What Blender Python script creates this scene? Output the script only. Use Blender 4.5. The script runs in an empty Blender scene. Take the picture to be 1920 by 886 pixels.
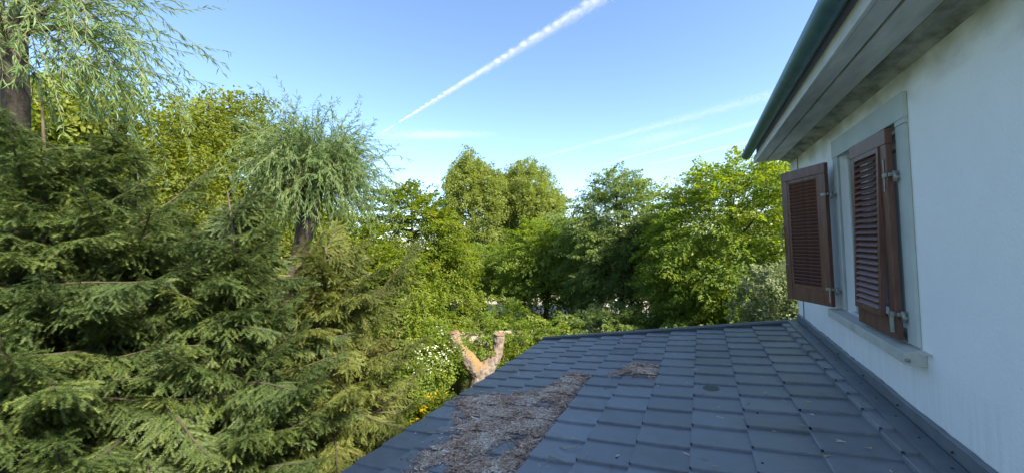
import bpy, bmesh, math, random
import numpy as np
from mathutils import Vector, Matrix

random.seed(7)
RNG = np.random.default_rng(11)
scene = bpy.context.scene
COL = scene.collection
rad = math.radians

# ------------------------------------------------------------------ camera
# world: +Y runs along the house wall away from the viewer, +X points into the house, Z up, eye at the origin
F_PX, W_PX, H_PX = 726.0, 1920.0, 886.0
YAW, PITCH, ROLL = rad(26.1), rad(1.105), rad(2.46)
fw = Vector((-math.sin(YAW) * math.cos(PITCH), math.cos(YAW) * math.cos(PITCH), math.sin(PITCH)))
r0 = fw.cross(Vector((0, 0, 1))).normalized()
u0 = r0.cross(fw)
RIGHT = r0 * math.cos(ROLL) - u0 * math.sin(ROLL)
UP = r0 * math.sin(ROLL) + u0 * math.cos(ROLL)
cam_d = bpy.data.cameras.new('camera')
cam = bpy.data.objects.new('camera', cam_d)
COL.objects.link(cam)
cam.matrix_world = Matrix(((RIGHT.x, UP.x, -fw.x, 0), (RIGHT.y, UP.y, -fw.y, 0), (RIGHT.z, UP.z, -fw.z, 0), (0, 0, 0, 1)))
cam_d.sensor_width = 36
cam_d.lens = 36 * F_PX / W_PX
cam_d.clip_start = 0.05
cam_d.clip_end = 60000
scene.camera = cam

# ------------------------------------------------------------------ light
SUN_EL, SUN_AZ = rad(39.0), rad(106.0)          # azimuth clockwise from +Y: the sun stands behind the house
world = bpy.data.worlds.new('World')
scene.world = world
world.use_nodes = True
nt = world.node_tree
sky = nt.nodes.new('ShaderNodeTexSky')
sky.sky_type = 'NISHITA'
sky.sun_disc = False
sky.sun_elevation = SUN_EL
sky.sun_rotation = SUN_AZ
sky.altitude = 400
sky.air_density = 1.0
sky.dust_density = 0.6
sky.ozone_density = 3.6
bg = nt.nodes['Background']
nt.links.new(sky.outputs[0], bg.inputs[0])
bg.inputs[1].default_value = 0.10
sun_d = bpy.data.lights.new('sun', 'SUN')
sun_d.energy = 4.3
sun_d.angle = rad(4)
sun_d.color = (1.0, 0.90, 0.70)
sun = bpy.data.objects.new('sun', sun_d)
COL.objects.link(sun)
sdir = Vector((math.sin(SUN_AZ) * math.cos(SUN_EL), math.cos(SUN_AZ) * math.cos(SUN_EL), math.sin(SUN_EL)))
sun.rotation_euler = sdir.to_track_quat('Z', 'Y').to_euler()
scene.view_settings.view_transform = 'Standard'
scene.view_settings.look = 'None'
scene.view_settings.gamma = 1
scene.view_settings.exposure = 1.80
scene.render.engine = 'CYCLES'
scene.cycles.use_denoising = True
scene.cycles.max_bounces = 10
scene.cycles.diffuse_bounces = 6
scene.cycles.transmission_bounces = 4
scene.cycles.transparent_max_bounces = 8
scene.cycles.volume_bounces = 1

GROUND = -4.6


def at(px, py, d):
    """the place in the garden seen at a photo position, d metres away on the ground plan"""
    r = fw + RIGHT * ((px - W_PX / 2) / F_PX) + UP * ((H_PX / 2 - py) / F_PX)
    return r * (d / math.hypot(r.x, r.y))


# ------------------------------------------------------------------ helpers
def tag(o, label=None, cat=None, group=None, kind=None):
    if label: o['label'] = label
    if cat: o['category'] = cat
    if group: o['group'] = group
    if kind: o['kind'] = kind
    return o


def empty(name, loc=(0, 0, 0)):
    o = bpy.data.objects.new(name, None)
    o.location = loc
    o.empty_display_size = 0.3
    COL.objects.link(o)
    return o


def adopt(o, parent):
    if parent is not None:
        o.parent = parent
        o.matrix_parent_inverse = Matrix.Translation(parent.location).inverted() if parent.parent is None else \
            Matrix.Translation(parent.parent.location).inverted() @ Matrix.Identity(4)
    return o


class MB:
    """collects shapes for ONE mesh object"""
    def __init__(s):
        s.v, s.f = [], []

    def poly(s, pts):
        b = len(s.v)
        s.v += [tuple(p) for p in pts]
        s.f.append(tuple(range(b, b + len(pts))))

    def box(s, x0, x1, y0, y1, z0, z1):
        b = len(s.v)
        s.v += [(x, y, z) for z in (z0, z1) for y in (y0, y1) for x in (x0, x1)]
        for q in ((0, 2, 3, 1), (4, 5, 7, 6), (0, 1, 5, 4), (2, 6, 7, 3), (0, 4, 6, 2), (1, 3, 7, 5)):
            s.f.append(tuple(b + i for i in q))

    def extrude_y(s, prof, y0, y1):
        n, b = len(prof), len(s.v)
        s.v += [(x, y0, z) for x, z in prof] + [(x, y1, z) for x, z in prof]
        for i in range(n):
            j = (i + 1) % n
            s.f.append((b + i, b + j, b + n + j, b + n + i))
        s.f.append(tuple(b + i for i in reversed(range(n))))
        s.f.append(tuple(b + n + i for i in range(n)))

    def tube(s, pts, radii, n=8, cap=True):
        pts = [Vector(p) for p in pts]
        b = len(s.v)
        prev = None
        for i, p in enumerate(pts):
            t = (pts[min(i + 1, len(pts) - 1)] - pts[max(i - 1, 0)]).normalized()
            if prev is None:
                a = t.orthogonal().normalized()
            else:
                a = (prev - t * prev.dot(t)).normalized()
            prev = a
            c = t.cross(a)
            for k in range(n):
                w = 2 * math.pi * k / n
                s.v.append(tuple(p + (a * math.cos(w) + c * math.sin(w)) * radii[i]))
        for i in range(len(pts) - 1):
            for k in range(n):
                k2 = (k + 1) % n
                s.f.append((b + i * n + k, b + i * n + k2, b + (i + 1) * n + k2, b + (i + 1) * n + k))
        if cap:
            s.f.append(tuple(b + k for k in reversed(range(n))))
            s.f.append(tuple(b + (len(pts) - 1) * n + k for k in range(n)))

    def mesh(s, name, mat, smooth=False):
        me = bpy.data.meshes.new(name)
        me.from_pydata(s.v, [], s.f)
        me.materials.append(mat)
        if smooth:
            me.polygons.foreach_set('use_smooth', [True] * len(me.polygons))
        me.update()
        return me

    def build(s, name, mat, parent=None, smooth=False, bevel=0):
        o = bpy.data.objects.new(name, s.mesh(name, mat, smooth))
        COL.objects.link(o)
        if parent is not None:
            place_child(o, parent)
        if bevel:
            m = o.modifiers.new('bevel', 'BEVEL')
            m.width = bevel
            m.segments = 2
            m.limit_method = 'ANGLE'
        return o


def world_loc(o):
    p = Vector((0, 0, 0))
    while o is not None:
        p += o.location
        o = o.parent
    return p


def place_child(o, parent):
    """mesh given in world coordinates: parent it without moving it"""
    o.parent = parent
    o.matrix_parent_inverse = Matrix.Translation(-world_loc(parent))


def np_mesh(name, V, nper, mat, parent=None, tone=None, smooth=False):
    """V: (n*nper,3) vertices of n separate triangles (3) or quads (4)"""
    V = np.ascontiguousarray(V.reshape(-1, 3), dtype=np.float32)
    nv = len(V)
    nf = nv // nper
    me = bpy.data.meshes.new(name)
    me.vertices.add(nv)
    me.vertices.foreach_set('co', V.ravel())
    me.loops.add(nv)
    me.loops.foreach_set('vertex_index', np.arange(nv, dtype=np.int32))
    me.polygons.add(nf)
    me.polygons.foreach_set('loop_start', np.arange(0, nv, nper, dtype=np.int32))
    if tone is not None:
        a = me.attributes.new('tone', 'FLOAT', 'POINT')
        a.data.foreach_set('value', np.repeat(tone.astype(np.float32), nv // len(tone)))
    me.materials.append(mat)
    me.update(calc_edges=True)
    o = bpy.data.objects.new(name, me)
    COL.objects.link(o)
    if parent is not None:
        place_child(o, parent)
    return o


# ------------------------------------------------------------------ materials
def new_mat(name):
    m = bpy.data.materials.new(name)
    m.use_nodes = True
    n = m.node_tree
    n.nodes.clear()
    out = n.nodes.new('ShaderNodeOutputMaterial')
    return m, n, out


def N(n, typ, **kw):
    d = n.nodes.new(typ)
    for k, v in kw.items():
        if k.startswith('i_'):
            d.inputs[k[2:].replace('_', ' ')].default_value = v
        else:
            setattr(d, k, v)
    return d


def ramp(n, fac, stops):
    r = n.nodes.new('ShaderNodeValToRGB')
    el = r.color_ramp.elements
    while len(el) < len(stops):
        el.new(0.5)
    for e, (p, c) in zip(el, stops):
        e.position = p
        e.color = (*c, 1)
    n.links.new(fac, r.inputs[0])
    return r


def surf_mat(name, c0, c1, scale=6.0, rough=0.6, bump=0.0, bscale=40.0, metallic=0.0, spec=0.5, detail=6.0,
             extra=None, lo=0.3, hi=0.7, stretch=None, rough2=None):
    m, n, out = new_mat(name)
    tc = N(n, 'ShaderNodeTexCoord')
    src = tc.outputs['Object']
    if stretch:
        mp = N(n, 'ShaderNodeMapping')
        mp.inputs['Scale'].default_value = stretch
        n.links.new(src, mp.inputs[0])
        src = mp.outputs[0]
    ns = N(n, 'ShaderNodeTexNoise')
    ns.inputs['Scale'].default_value = scale
    ns.inputs['Detail'].default_value = detail
    ns.inputs['Roughness'].default_value = 0.6
    n.links.new(src, ns.inputs['Vector'])
    r = ramp(n, ns.outputs[0], [(lo, c0), (hi, c1)])
    p = N(n, 'ShaderNodeBsdfPrincipled')
    p.inputs['Roughness'].default_value = rough
    p.inputs['Metallic'].default_value = metallic
    p.inputs['Specular IOR Level'].default_value = spec
    col = r.outputs[0]
    if extra:
        col = extra(n, tc, col)
    n.links.new(col, p.inputs['Base Color'])
    if rough2 is not None:
        mr = N(n, 'ShaderNodeMapRange')
        mr.inputs['From Min'].default_value = lo
        mr.inputs['From Max'].default_value = hi
        mr.inputs['To Min'].default_value = rough
        mr.inputs['To Max'].default_value = rough2
        n.links.new(ns.outputs[0], mr.inputs[0])
        n.links.new(mr.outputs[0], p.inputs['Roughness'])
    if bump:
        nb = N(n, 'ShaderNodeTexNoise')
        nb.inputs['Scale'].default_value = bscale
        nb.inputs['Detail'].default_value = 5
        n.links.new(tc.outputs['Object'], nb.inputs['Vector'])
        b = N(n, 'ShaderNodeBump')
        b.inputs['Strength'].default_value = bump
        b.inputs['Distance'].default_value = 0.02
        n.links.new(nb.outputs[0], b.inputs['Height'])
        n.links.new(b.outputs[0], p.inputs['Normal'])
    n.links.new(p.outputs[0], out.inputs[0])
    return m


def leaf_mat(name, stops, trans=0.4, rough=0.5, spec=0.35, noise=True):
    """leaf colours vary leaf by leaf (attribute) and limb by limb (noise)"""
    m, n, out = new_mat(name)
    at_ = N(n, 'ShaderNodeAttribute')
    at_.attribute_name = 'tone'
    fac = at_.outputs['Fac']
    r = ramp(n, fac, stops)
    p = N(n, 'ShaderNodeBsdfPrincipled')
    p.inputs['Roughness'].default_value = rough
    p.inputs['Specular IOR Level'].default_value = spec
    t = N(n, 'ShaderNodeBsdfTranslucent')
    hs = N(n, 'ShaderNodeHueSaturation')
    hs.inputs['Hue'].default_value = 0.485
    hs.inputs['Saturation'].default_value = 1.15
    hs.inputs['Value'].default_value = 1.7
    n.links.new(r.outputs[0], hs.inputs['Color'])
    n.links.new(r.outputs[0], p.inputs['Base Color'])
    n.links.new(hs.outputs[0], t.inputs['Color'])
    mx = N(n, 'ShaderNodeMixShader')
    mx.inputs[0].default_value = trans
    n.links.new(p.outputs[0], mx.inputs[1])
    n.links.new(t.outputs[0], mx.inputs[2])
    n.links.new(mx.outputs[0], out.inputs[0])
    return m


def g(r, gr, b):
    return (r, gr, b)


def tile_dirt(n, tc, col):
    """dust film with a drifting outline, in world-sized patches"""
    geo = N(n, 'ShaderNodeNewGeometry')
    ns = N(n, 'ShaderNodeTexNoise')
    ns.inputs['Scale'].default_value = 1.7
    ns.inputs['Detail'].default_value = 8
    ns.inputs['Roughness'].default_value = 0.65
    n.links.new(geo.outputs['Position'], ns.inputs['Vector'])
    r = ramp(n, ns.outputs[0], [(0.50, (0, 0, 0)), (0.72, (1, 1, 1))])
    mx = N(n, 'ShaderNodeMix', data_type='RGBA')
    mx.inputs['B'].default_value = (0.135, 0.125, 0.10, 1)
    mt = N(n, 'ShaderNodeMath', operation='MULTIPLY')
    mt.inputs[1].default_value = 0.7
    n.links.new(r.outputs[0], mt.inputs[0])
    n.links.new(mt.outputs[0], mx.inputs['Factor'])
    n.links.new(col, mx.inputs['A'])
    info = N(n, 'ShaderNodeObjectInfo')
    hs = N(n, 'ShaderNodeHueSaturation')
    mr = N(n, 'ShaderNodeMapRange')
    mr.inputs['To Min'].default_value = 0.83
    mr.inputs['To Max'].default_value = 1.15
    n.links.new(info.outputs['Random'], mr.inputs[0])
    n.links.new(mr.outputs[0], hs.inputs['Value'])
    n.links.new(mx.outputs['Result'], hs.inputs['Color'])
    return hs.outputs[0]


M = {}
M['tile'] = surf_mat('slate_blue_coated_metal', (0.165, 0.172, 0.182), (0.225, 0.232, 0.242), scale=9, rough=0.30, rough2=0.46,
                     bump=0.14, bscale=120, spec=0.6, extra=tile_dirt)
M['trim'] = surf_mat('slate_grey_sheet_metal', (0.10, 0.117, 0.13), (0.16, 0.175, 0.185), scale=5, rough=0.42, bump=0.08, bscale=14, extra=tile_dirt)
M['deck'] = surf_mat('black_roofing_felt', (0.012, 0.012, 0.014), (0.03, 0.03, 0.032), rough=0.9)


def wall_stain(n, tc, col):
    geo = N(n, 'ShaderNodeNewGeometry')
    mp = N(n, 'ShaderNodeMapping')
    mp.inputs['Scale'].default_value = (1, 0.9, 1.6)
    n.links.new(geo.outputs['Position'], mp.inputs[0])
    ns = N(n, 'ShaderNodeTexNoise')
    ns.inputs['Scale'].default_value = 3.2
    ns.inputs['Detail'].default_value = 7
    n.links.new(mp.outputs[0], ns.inputs['Vector'])
    sp = N(n, 'ShaderNodeSeparateXYZ')
    n.links.new(geo.outputs['Position'], sp.inputs[0])
    mr = N(n, 'ShaderNodeMapRange')              # damp stains hang down from the cornice
    mr.inputs['From Min'].default_value = 0.55
    mr.inputs['From Max'].default_value = 1.05
    n.links.new(sp.outputs['Z'], mr.inputs[0])
    mu = N(n, 'ShaderNodeMath', operation='MULTIPLY')
    n.links.new(ns.outputs[0], mu.inputs[0])
    n.links.new(mr.outputs[0], mu.inputs[1])
    r = ramp(n, mu.outputs[0], [(0.22, (0, 0, 0)), (0.62, (1, 1, 1))])
    mx = N(n, 'ShaderNodeMix', data_type='RGBA')
    mx.inputs['B'].default_value = (0.36, 0.33, 0.24, 1)
    n.links.new(r.outputs[0], mx.inputs['Factor'])
    n.links.new(col, mx.inputs['A'])
    # splash grime above the flashing, thin rain runs under the window sill
    mp2 = N(n, 'ShaderNodeMapping')
    mp2.inputs['Scale'].default_value = (1, 9, .7)
    n.links.new(geo.outputs['Position'], mp2.inputs[0])
    ns2 = N(n, 'ShaderNodeTexNoise')
    ns2.inputs['Scale'].default_value = 2.6
    ns2.inputs['Detail'].default_value = 8
    n.links.new(mp2.outputs[0], ns2.inputs['Vector'])
    mr2 = N(n, 'ShaderNodeMapRange')
    mr2.inputs['From Min'].default_value = -.80
    mr2.inputs['From Max'].default_value = -1.2
    mr2.inputs['To Min'].default_value = .55
    n.links.new(sp.outputs['Z'], mr2.inputs[0])
    low = N(n, 'ShaderNodeMath', operation='LESS_THAN')
    low.inputs[1].default_value = -.845
    n.links.new(sp.outputs['Z'], low.inputs[0])
    m1 = N(n, 'ShaderNodeMath', operation='MULTIPLY')
    n.links.new(ns2.outputs[0], m1.inputs[0])
    n.links.new(mr2.outputs[0], m1.inputs[1])
    m2 = N(n, 'ShaderNodeMath', operation='MULTIPLY')
    n.links.new(m1.outputs[0], m2.inputs[0])
    n.links.new(low.outputs[0], m2.inputs[1])
    r2 = ramp(n, m2.outputs[0], [(0.30, (0, 0, 0)), (0.85, (1, 1, 1))])
    mx2 = N(n, 'ShaderNodeMix', data_type='RGBA')
    mx2.inputs['B'].default_value = (0.74, 0.735, 0.70, 1)
    n.links.new(r2.outputs[0], mx2.inputs['Factor'])
    n.links.new(mx.outputs['Result'], mx2.inputs['A'])
    return mx2.outputs['Result']


M['plaster'] = surf_mat('white_render_plaster', (0.86, 0.86, 0.85), (0.91, 0.91, 0.89), scale=2.5, rough=0.9, bump=0.3, bscale=60, spec=0.2, extra=wall_stain)
M['surround'] = surf_mat('grey_green_painted_stone', (0.44, 0.48, 0.45), (0.53, 0.56, 0.52), scale=4, rough=0.75, bump=0.1, bscale=60, spec=0.3)
M['sill'] = surf_mat('weathered_sandstone_sill', (0.42, 0.42, 0.36), (0.58, 0.57, 0.50), scale=5, rough=0.8, bump=0.2, bscale=50, spec=0.3)
M['concrete'] = surf_mat('grimy_concrete_soffit', (0.44, 0.44, 0.42), (0.74, 0.73, 0.69), scale=2.2, rough=0.85, bump=0.25, bscale=18, spec=0.3, stretch=(3, 0.8, 1))
M['groove'] = surf_mat('dark_drip_groove', (0.06, 0.06, 0.055), (0.11, 0.11, 0.10), rough=0.9)
M['mould'] = surf_mat('lichen_stained_cornice', (0.17, 0.172, 0.145), (0.46, 0.46, 0.42), lo=.34, hi=.60, scale=4, rough=0.9, bump=0.4, bscale=20, stretch=(2, 1, 1))
M['fascia'] = surf_mat('pale_grey_fascia', (0.55, 0.56, 0.54), (0.70, 0.70, 0.67), scale=5, rough=0.7, bump=0.1, bscale=20)
M['roofboard'] = surf_mat('old_brown_roof_board', (0.035, 0.026, 0.022), (0.085, 0.06, 0.045), scale=6, rough=0.85, stretch=(1, .3, 4))
M['gutter'] = surf_mat('green_patina_gutter_metal', (0.06, 0.155, 0.185), (0.12, 0.235, 0.26), scale=7, rough=0.42, metallic=0.25, bump=0.05, bscale=15)
M['shutter'] = surf_mat('oxblood_painted_wood', (0.100, 0.038, 0.026), (0.195, 0.090, 0.064), scale=7, rough=0.42, bump=0.12, bscale=55, stretch=(4, 4, 0.6))
M['chip'] = surf_mat('bare_chipped_wood', (0.35, 0.27, 0.2), (0.5, 0.4, 0.3), rough=0.8)
M['iron'] = surf_mat('galvanised_hinge_iron', (0.22, 0.23, 0.20), (0.38, 0.38, 0.33), scale=30, rough=0.45, metallic=0.6)
M['frame_grey'] = surf_mat('grey_window_paint', (0.33, 0.36, 0.36), (0.40, 0.43, 0.43), rough=0.6)
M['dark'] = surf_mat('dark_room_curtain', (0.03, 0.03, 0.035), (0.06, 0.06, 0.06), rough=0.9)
M['cable'] = surf_mat('black_cable_rubber', (0.02, 0.02, 0.02), (0.04, 0.04, 0.04), rough=0.6)
M['screw'] = surf_mat('rubber_washer_screw', (0.01, 0.01, 0.012), (0.02, 0.02, 0.022), rough=0.5)
m, n, out = new_mat('window_glass')
p = N(n, 'ShaderNodeBsdfPrincipled')
p.inputs['Base Color'].default_value = (0.02, 0.025, 0.03, 1)
p.inputs['Roughness'].default_value = 0.05
n.links.new(p.outputs[0], out.inputs[0])
M['glass'] = m

M['bark'] = surf_mat('grey_brown_bark', (0.022, 0.018, 0.014), (0.070, 0.056, 0.044), scale=8, rough=0.9, bump=0.6, bscale=25, stretch=(3, 3, .6))
M['twig'] = surf_mat('olive_willow_twig', (0.09, 0.085, 0.035), (0.15, 0.13, 0.06), rough=0.7)
M['firbark'] = surf_mat('brown_fir_bark', (0.04, 0.03, 0.022), (0.10, 0.075, 0.052), scale=12, rough=0.9, bump=0.5, bscale=30)


def lichen(n, tc, col):
    ns = N(n, 'ShaderNodeTexNoise')
    ns.inputs['Scale'].default_value = 3.0
    ns.inputs['Detail'].default_value = 8
    ns.inputs['Roughness'].default_value = 0.7
    n.links.new(tc.outputs['Object'], ns.inputs['Vector'])
    geo = N(n, 'ShaderNodeNewGeometry')
    sp = N(n, 'ShaderNodeSeparateXYZ')
    n.links.new(geo.outputs['Normal'], sp.inputs[0])
    ad = N(n, 'ShaderNodeMath', operation='MULTIPLY_ADD')    # lichen grows on the upward and right-hand bark
    ad.inputs[1].default_value = 0.22
    n.links.new(sp.outputs['Z'], ad.inputs[0])
    n.links.new(ns.outputs[0], ad.inputs[2])
    ad2 = N(n, 'ShaderNodeMath', operation='MULTIPLY_ADD')
    ad2.inputs[1].default_value = 0.10
    n.links.new(sp.outputs['X'], ad2.inputs[0])
    n.links.new(ad.outputs[0], ad2.inputs[2])
    r = ramp(n, ad2.outputs[0], [(0.61, (0, 0, 0)), (0.72, (1, 1, 1))])
    mx = N(n, 'ShaderNodeMix', data_type='RGBA')
    mx.inputs['B'].default_value = (0.21, 0.13, 0.05, 1)
    n.links.new(r.outputs[0], mx.inputs['Factor'])
    n.links.new(col, mx.inputs['A'])
    return mx.outputs['Result']


M['stump'] = surf_mat('pinkish_grey_bark_with_orange_lichen', (0.08, 0.065, 0.056), (0.29, 0.235, 0.20), scale=11, rough=0.95, bump=1.0, bscale=26, extra=lichen)
m, n, out = new_mat('sawn_wood_rings')
tc = N(n, 'ShaderNodeTexCoord')
wv = N(n, 'ShaderNodeTexWave', wave_type='RINGS', rings_direction='Z')
wv.inputs['Scale'].default_value = 14
wv.inputs['Distortion'].default_value = 2.5
n.links.new(tc.outputs['Object'], wv.inputs['Vector'])
r = ramp(n, wv.outputs[0], [(0.0, (0.16, 0.10, 0.068)), (1.0, (0.26, 0.17, 0.12))])
p = N(n, 'ShaderNodeBsdfPrincipled')
p.inputs['Roughness'].default_value = 0.8
n.links.new(r.outputs[0], p.inputs['Base Color'])
n.links.new(p.outputs[0], out.inputs[0])
M['cut'] = m

L_FIR = leaf_mat('fir_needles', [(0.0, g(.048, .078, .030)), (0.5, g(.085, .124, .038)), (0.82, g(.122, .160, .040)), (1.0, g(.18, .215, .05))], trans=0.34, rough=0.5)
L_FIRB = leaf_mat('olive_fir_needles', [(0.0, g(.082, .105, .030)), (0.5, g(.13, .155, .038)), (0.85, g(.16, .185, .042)), (1.0, g(.21, .15, .05))], trans=0.34, rough=0.5)
L_WILLOW = leaf_mat('willow_leaves', [(0.0, g(.11, .18, .07)), (0.6, g(.165, .25, .095)), (1.0, g(.205, .285, .10))], trans=0.38)
L_OLIVE = leaf_mat('olive_yellow_leaves', [(0.0, g(.095, .125, .022)), (0.5, g(.155, .19, .030)), (1.0, g(.21, .24, .038))], trans=0.5)
L_LIME = leaf_mat('fresh_lime_leaves', [(0.0, g(.070, .118, .016)), (0.5, g(.125, .178, .018)), (1.0, g(.20, .235, .026))], trans=0.48)
L_TALL = leaf_mat('pale_green_leaves', [(0.0, g(.125, .17, .042)), (0.5, g(.19, .24, .058)), (1.0, g(.24, .285, .068))], trans=0.5)
L_DARK = leaf_mat('deep_green_leaves', [(0.0, g(.062, .11, .038)), (0.6, g(.105, .16, .048)), (1.0, g(.15, .20, .05))], trans=0.38)
L_MID = leaf_mat('mid_green_leaves', [(0.0, g(.07, .125, .022)), (0.55, g(.12, .185, .03)), (1.0, g(.19, .24, .032))], trans=0.5)
L_FRESH = leaf_mat('fresh_green_leaves', [(0.0, g(.095, .16, .028)), (0.5, g(.16, .23, .038)), (1.0, g(.235, .285, .042))], trans=0.52)
L_MID2 = leaf_mat('cool_green_leaves', [(0.0, g(.09, .15, .048)), (0.55, g(.15, .21, .062)), (1.0, g(.20, .255, .068))], trans=0.5)
L_PALE = leaf_mat('silvery_pale_leaves', [(0.0, g(.095, .130, .050)), (0.6, g(.16, .20, .085)), (1.0, g(.28, .31, .19))], trans=0.35)
L_WHITE = leaf_mat('white_petals', [(0.0, g(.62, .64, .55)), (1.0, g(.82, .83, .80))], trans=0.3)
L_YELLOW = leaf_mat('yellow_petals', [(0.0, g(.62, .42, .01)), (1.0, g(.82, .62, .02))], trans=0.35)

# ------------------------------------------------------------------ ground
def sheet(name, pts, z, mat, label=None):
    mb = MB()
    mb.poly([(x, y, z) for x, y in pts])
    o = mb.build(name, mat)
    o['kind'] = 'structure'
    return o


M['grass'] = surf_mat('rough_lawn_soil', (0.035, 0.055, 0.016), (0.085, 0.10, 0.035), scale=1.4, rough=0.95, bump=0.6, bscale=9, spec=0.1)
M['gravel'] = surf_mat('pale_gravel_road', (0.40, 0.36, 0.30), (0.55, 0.50, 0.43), scale=3, rough=0.95, bump=0.3, bscale=20, spec=0.1)
sheet('ground', [(-900, -900), (900, -900), (900, 900), (-900, 900)], GROUND, M['grass'])
sheet('gravel_road', [(-60, 10.0), (-26, 17.2), (-9, 22.5), (20, 28.5), (60, 34), (60, 45), (20, 39), (-12, 33.5), (-34, 28), (-60, 22)], GROUND + 0.02, M['gravel'])

# ------------------------------------------------------------------ house
WX = 1.2            # wall plane
house = empty('house', (WX + 3, 2.0, GROUND))
tag(house, 'white plastered house with oxblood shutters, green gutter and grey concrete eaves', 'house')
Y0, Y1, ZT = -4.0, 6.82, 1.05
WY0, WY1, WZ0, WZ1 = 3.42, 4.65, -0.765, 0.69       # window opening
mb = MB()
ys = [Y0, WY0, WY1, Y1]
zs = [GROUND, WZ0, WZ1, ZT + 0.3]
for i in range(3):
    for j in range(3):
        if i == 1 and j == 1:
            continue
        mb.poly([(WX, ys[i + 1], zs[j]), (WX, ys[i], zs[j]), (WX, ys[i], zs[j + 1]), (WX, ys[i + 1], zs[j + 1])])
DX = WX + 0.32
mb.poly([(WX, WY0, WZ0), (WX, WY1, WZ0), (DX, WY1, WZ0), (DX, WY0, WZ0)])
mb.poly([(WX, WY0, WZ1), (DX, WY0, WZ1), (DX, WY1, WZ1), (WX, WY1, WZ1)])
mb.poly([(WX, WY0, WZ0), (DX, WY0, WZ0), (DX, WY0, WZ1), (WX, WY0, WZ1)])
mb.poly([(WX, WY1, WZ0), (WX, WY1, WZ1), (DX, WY1, WZ1), (DX, WY1, WZ0)])
RX = 11.0
mb.poly([(WX, Y1, GROUND), (WX, Y1, ZT + .3), (6.1, Y1, 4.15), (RX, Y1, ZT + .3), (RX, Y1, GROUND)])
mb.poly([(WX, Y0, GROUND), (RX, Y0, GROUND), (RX, Y0, ZT + .3), (6.1, Y0, 4.15), (WX, Y0, ZT + .3)])
mb.poly([(RX, Y0, GROUND), (RX, Y1, GROUND), (RX, Y1, ZT + .3), (RX, Y0, ZT + .3)])
mb.build('wall', M['plaster'], house)

# main roof slab, boards under its edge
mb = MB()
mb.extrude_y([(0.70, 1.37), (6.1, 4.42), (11.6, 1.31), (11.6, 1.21), (6.1, 4.28), (0.70, 1.28)], Y0 - .1, Y1 + .03)
mb.build('roof', M['roofboard'], house)
# concrete eaves
EY1 = Y1 + 0.005
mb = MB()
mb.box(0.776, 0.886, Y0, EY1, ZT, 1.135)
mb.box(0.902, 1.075, Y0, EY1, ZT + .002, 1.135)
mb.build('soffit', M['concrete'], house, bevel=0.006)
mb = MB()
mb.box(0.884, 0.904, Y0, EY1 - .01, ZT + 0.022, 1.13)
mb.build('drip_groove', M['groove'], house)  # recessed strip, coloured much darker than the soffit
mb = MB()
mb.extrude_y([(1.077, 1.052), (1.10, 1.035), (1.15, 1.028), (1.199, 0.99), (1.199, 1.134), (1.077, 1.134)], Y0, EY1 - .003)
mb.build('cornice_moulding', M['mould'], house)
mb = MB()
mb.box(0.752, 0.774, Y0, EY1 + .004, 1.046, 1.140)
mb.build('fascia_board', M['fascia'], house, bevel=0.004)
mb = MB()
mb.box(0.79, 0.82, Y0, EY1 - .004, 1.137, 1.31)
mb.build('rafter_board', M['roofboard'], house)
# half round gutter
GX, GZ, GR = 0.672, 1.205, 0.070
mb = MB()
prof = [(GX + GR * math.cos(a), GZ + GR * math.sin(a)) for a in np.linspace(math.pi, 2 * math.pi, 17)]
prof += [(GX + (GR - .004) * math.cos(a), GZ + (GR - .004) * math.sin(a)) for a in np.linspace(2 * math.pi, math.pi, 17)]
mb.extrude_y(prof, Y0, 6.93)
gut = mb.build('gutter', M['gutter'], house, smooth=False)
mb = MB()
mb.tube([(GX - GR - .004, Y0, GZ + .004), (GX - GR - .004, 6.935, GZ + .004)], [.010, .010], 10)
mb.build('gutter_lip', M['gutter'], gut, smooth=True)
mb = MB()
mb.extrude_y([(GX + (GR + .002) * math.cos(a), GZ + (GR + .002) * math.sin(a)) for a in np.linspace(math.pi, 2 * math.pi, 17)], 6.928, 6.938)
mb.build('gutter_end_cap', M['gutter'], gut)
for y in (0.25, 0.98, 1.72, 2.45, 3.19, 3.93, 4.66, 5.40, 6.14):
    mb = MB()
    pr = [(GX + (GR + .004) * math.cos(a), GZ + (GR + .004) * math.sin(a)) for a in np.linspace(math.pi, 2 * math.pi, 15)]
    pr += [(GX + (GR + .0005) * math.cos(a), GZ + (GR + .0005) * math.sin(a)) for a in np.linspace(2 * math.pi, math.pi, 15)]
    mb.extrude_y(pr, y - .009, y + .009)
    mb.build('gutter_bracket', M['gutter'], gut)
# thin cable running down the corner
mb = MB()
mb.tube([(1.192, 6.33, 1.03), (1.192, 6.36, .3), (1.192, 6.42, -.5), (1.192, 6.47, -1.19)], [.0045] * 4, 6)
mb.build('wall_cable', M['cable'], house)

# window
win = empty('window', (0, 0, 0))
win.location = Vector((WX, 4.03, -0.05)) - house.location
win.parent = house
mb = MB()
SX = WX - 0.022
mb.box(SX, WX - .001, 3.29, WY0, -0.757, 0.655)
mb.build('surround', M['surround'], win, bevel=0.004)
mb = MB()
mb.box(SX, WX - .001, WY1, 4.78, -0.757, WZ1)
mb.build('surround', M['surround'], win, bevel=0.004)
mb = MB()
mb.box(SX - .004, WX - .001, 3.285, 4.785, WZ1 + .0005, 0.858)
mb.box(SX - .002, WX - .001, 3.287, WY0 - .0004, 0.657, WZ1)
mb.build('lintel', M['surround'], win, bevel=0.004)
mb = MB()
mb.extrude_y([(1.092, -0.85), (1.092, -0.775), (WX + .15, -0.757), (WX + .15, -.83), (WX - .002, -0.85)], 3.24, 4.85)
mb.build('sill', M['sill'], win, bevel=0.005)
mb = MB()
mb.extrude_y([(1.088, -0.853), (1.088, -0.777), (WX - .003, -0.765), (WX - .003, -0.86)], 3.234, 3.2385)
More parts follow.
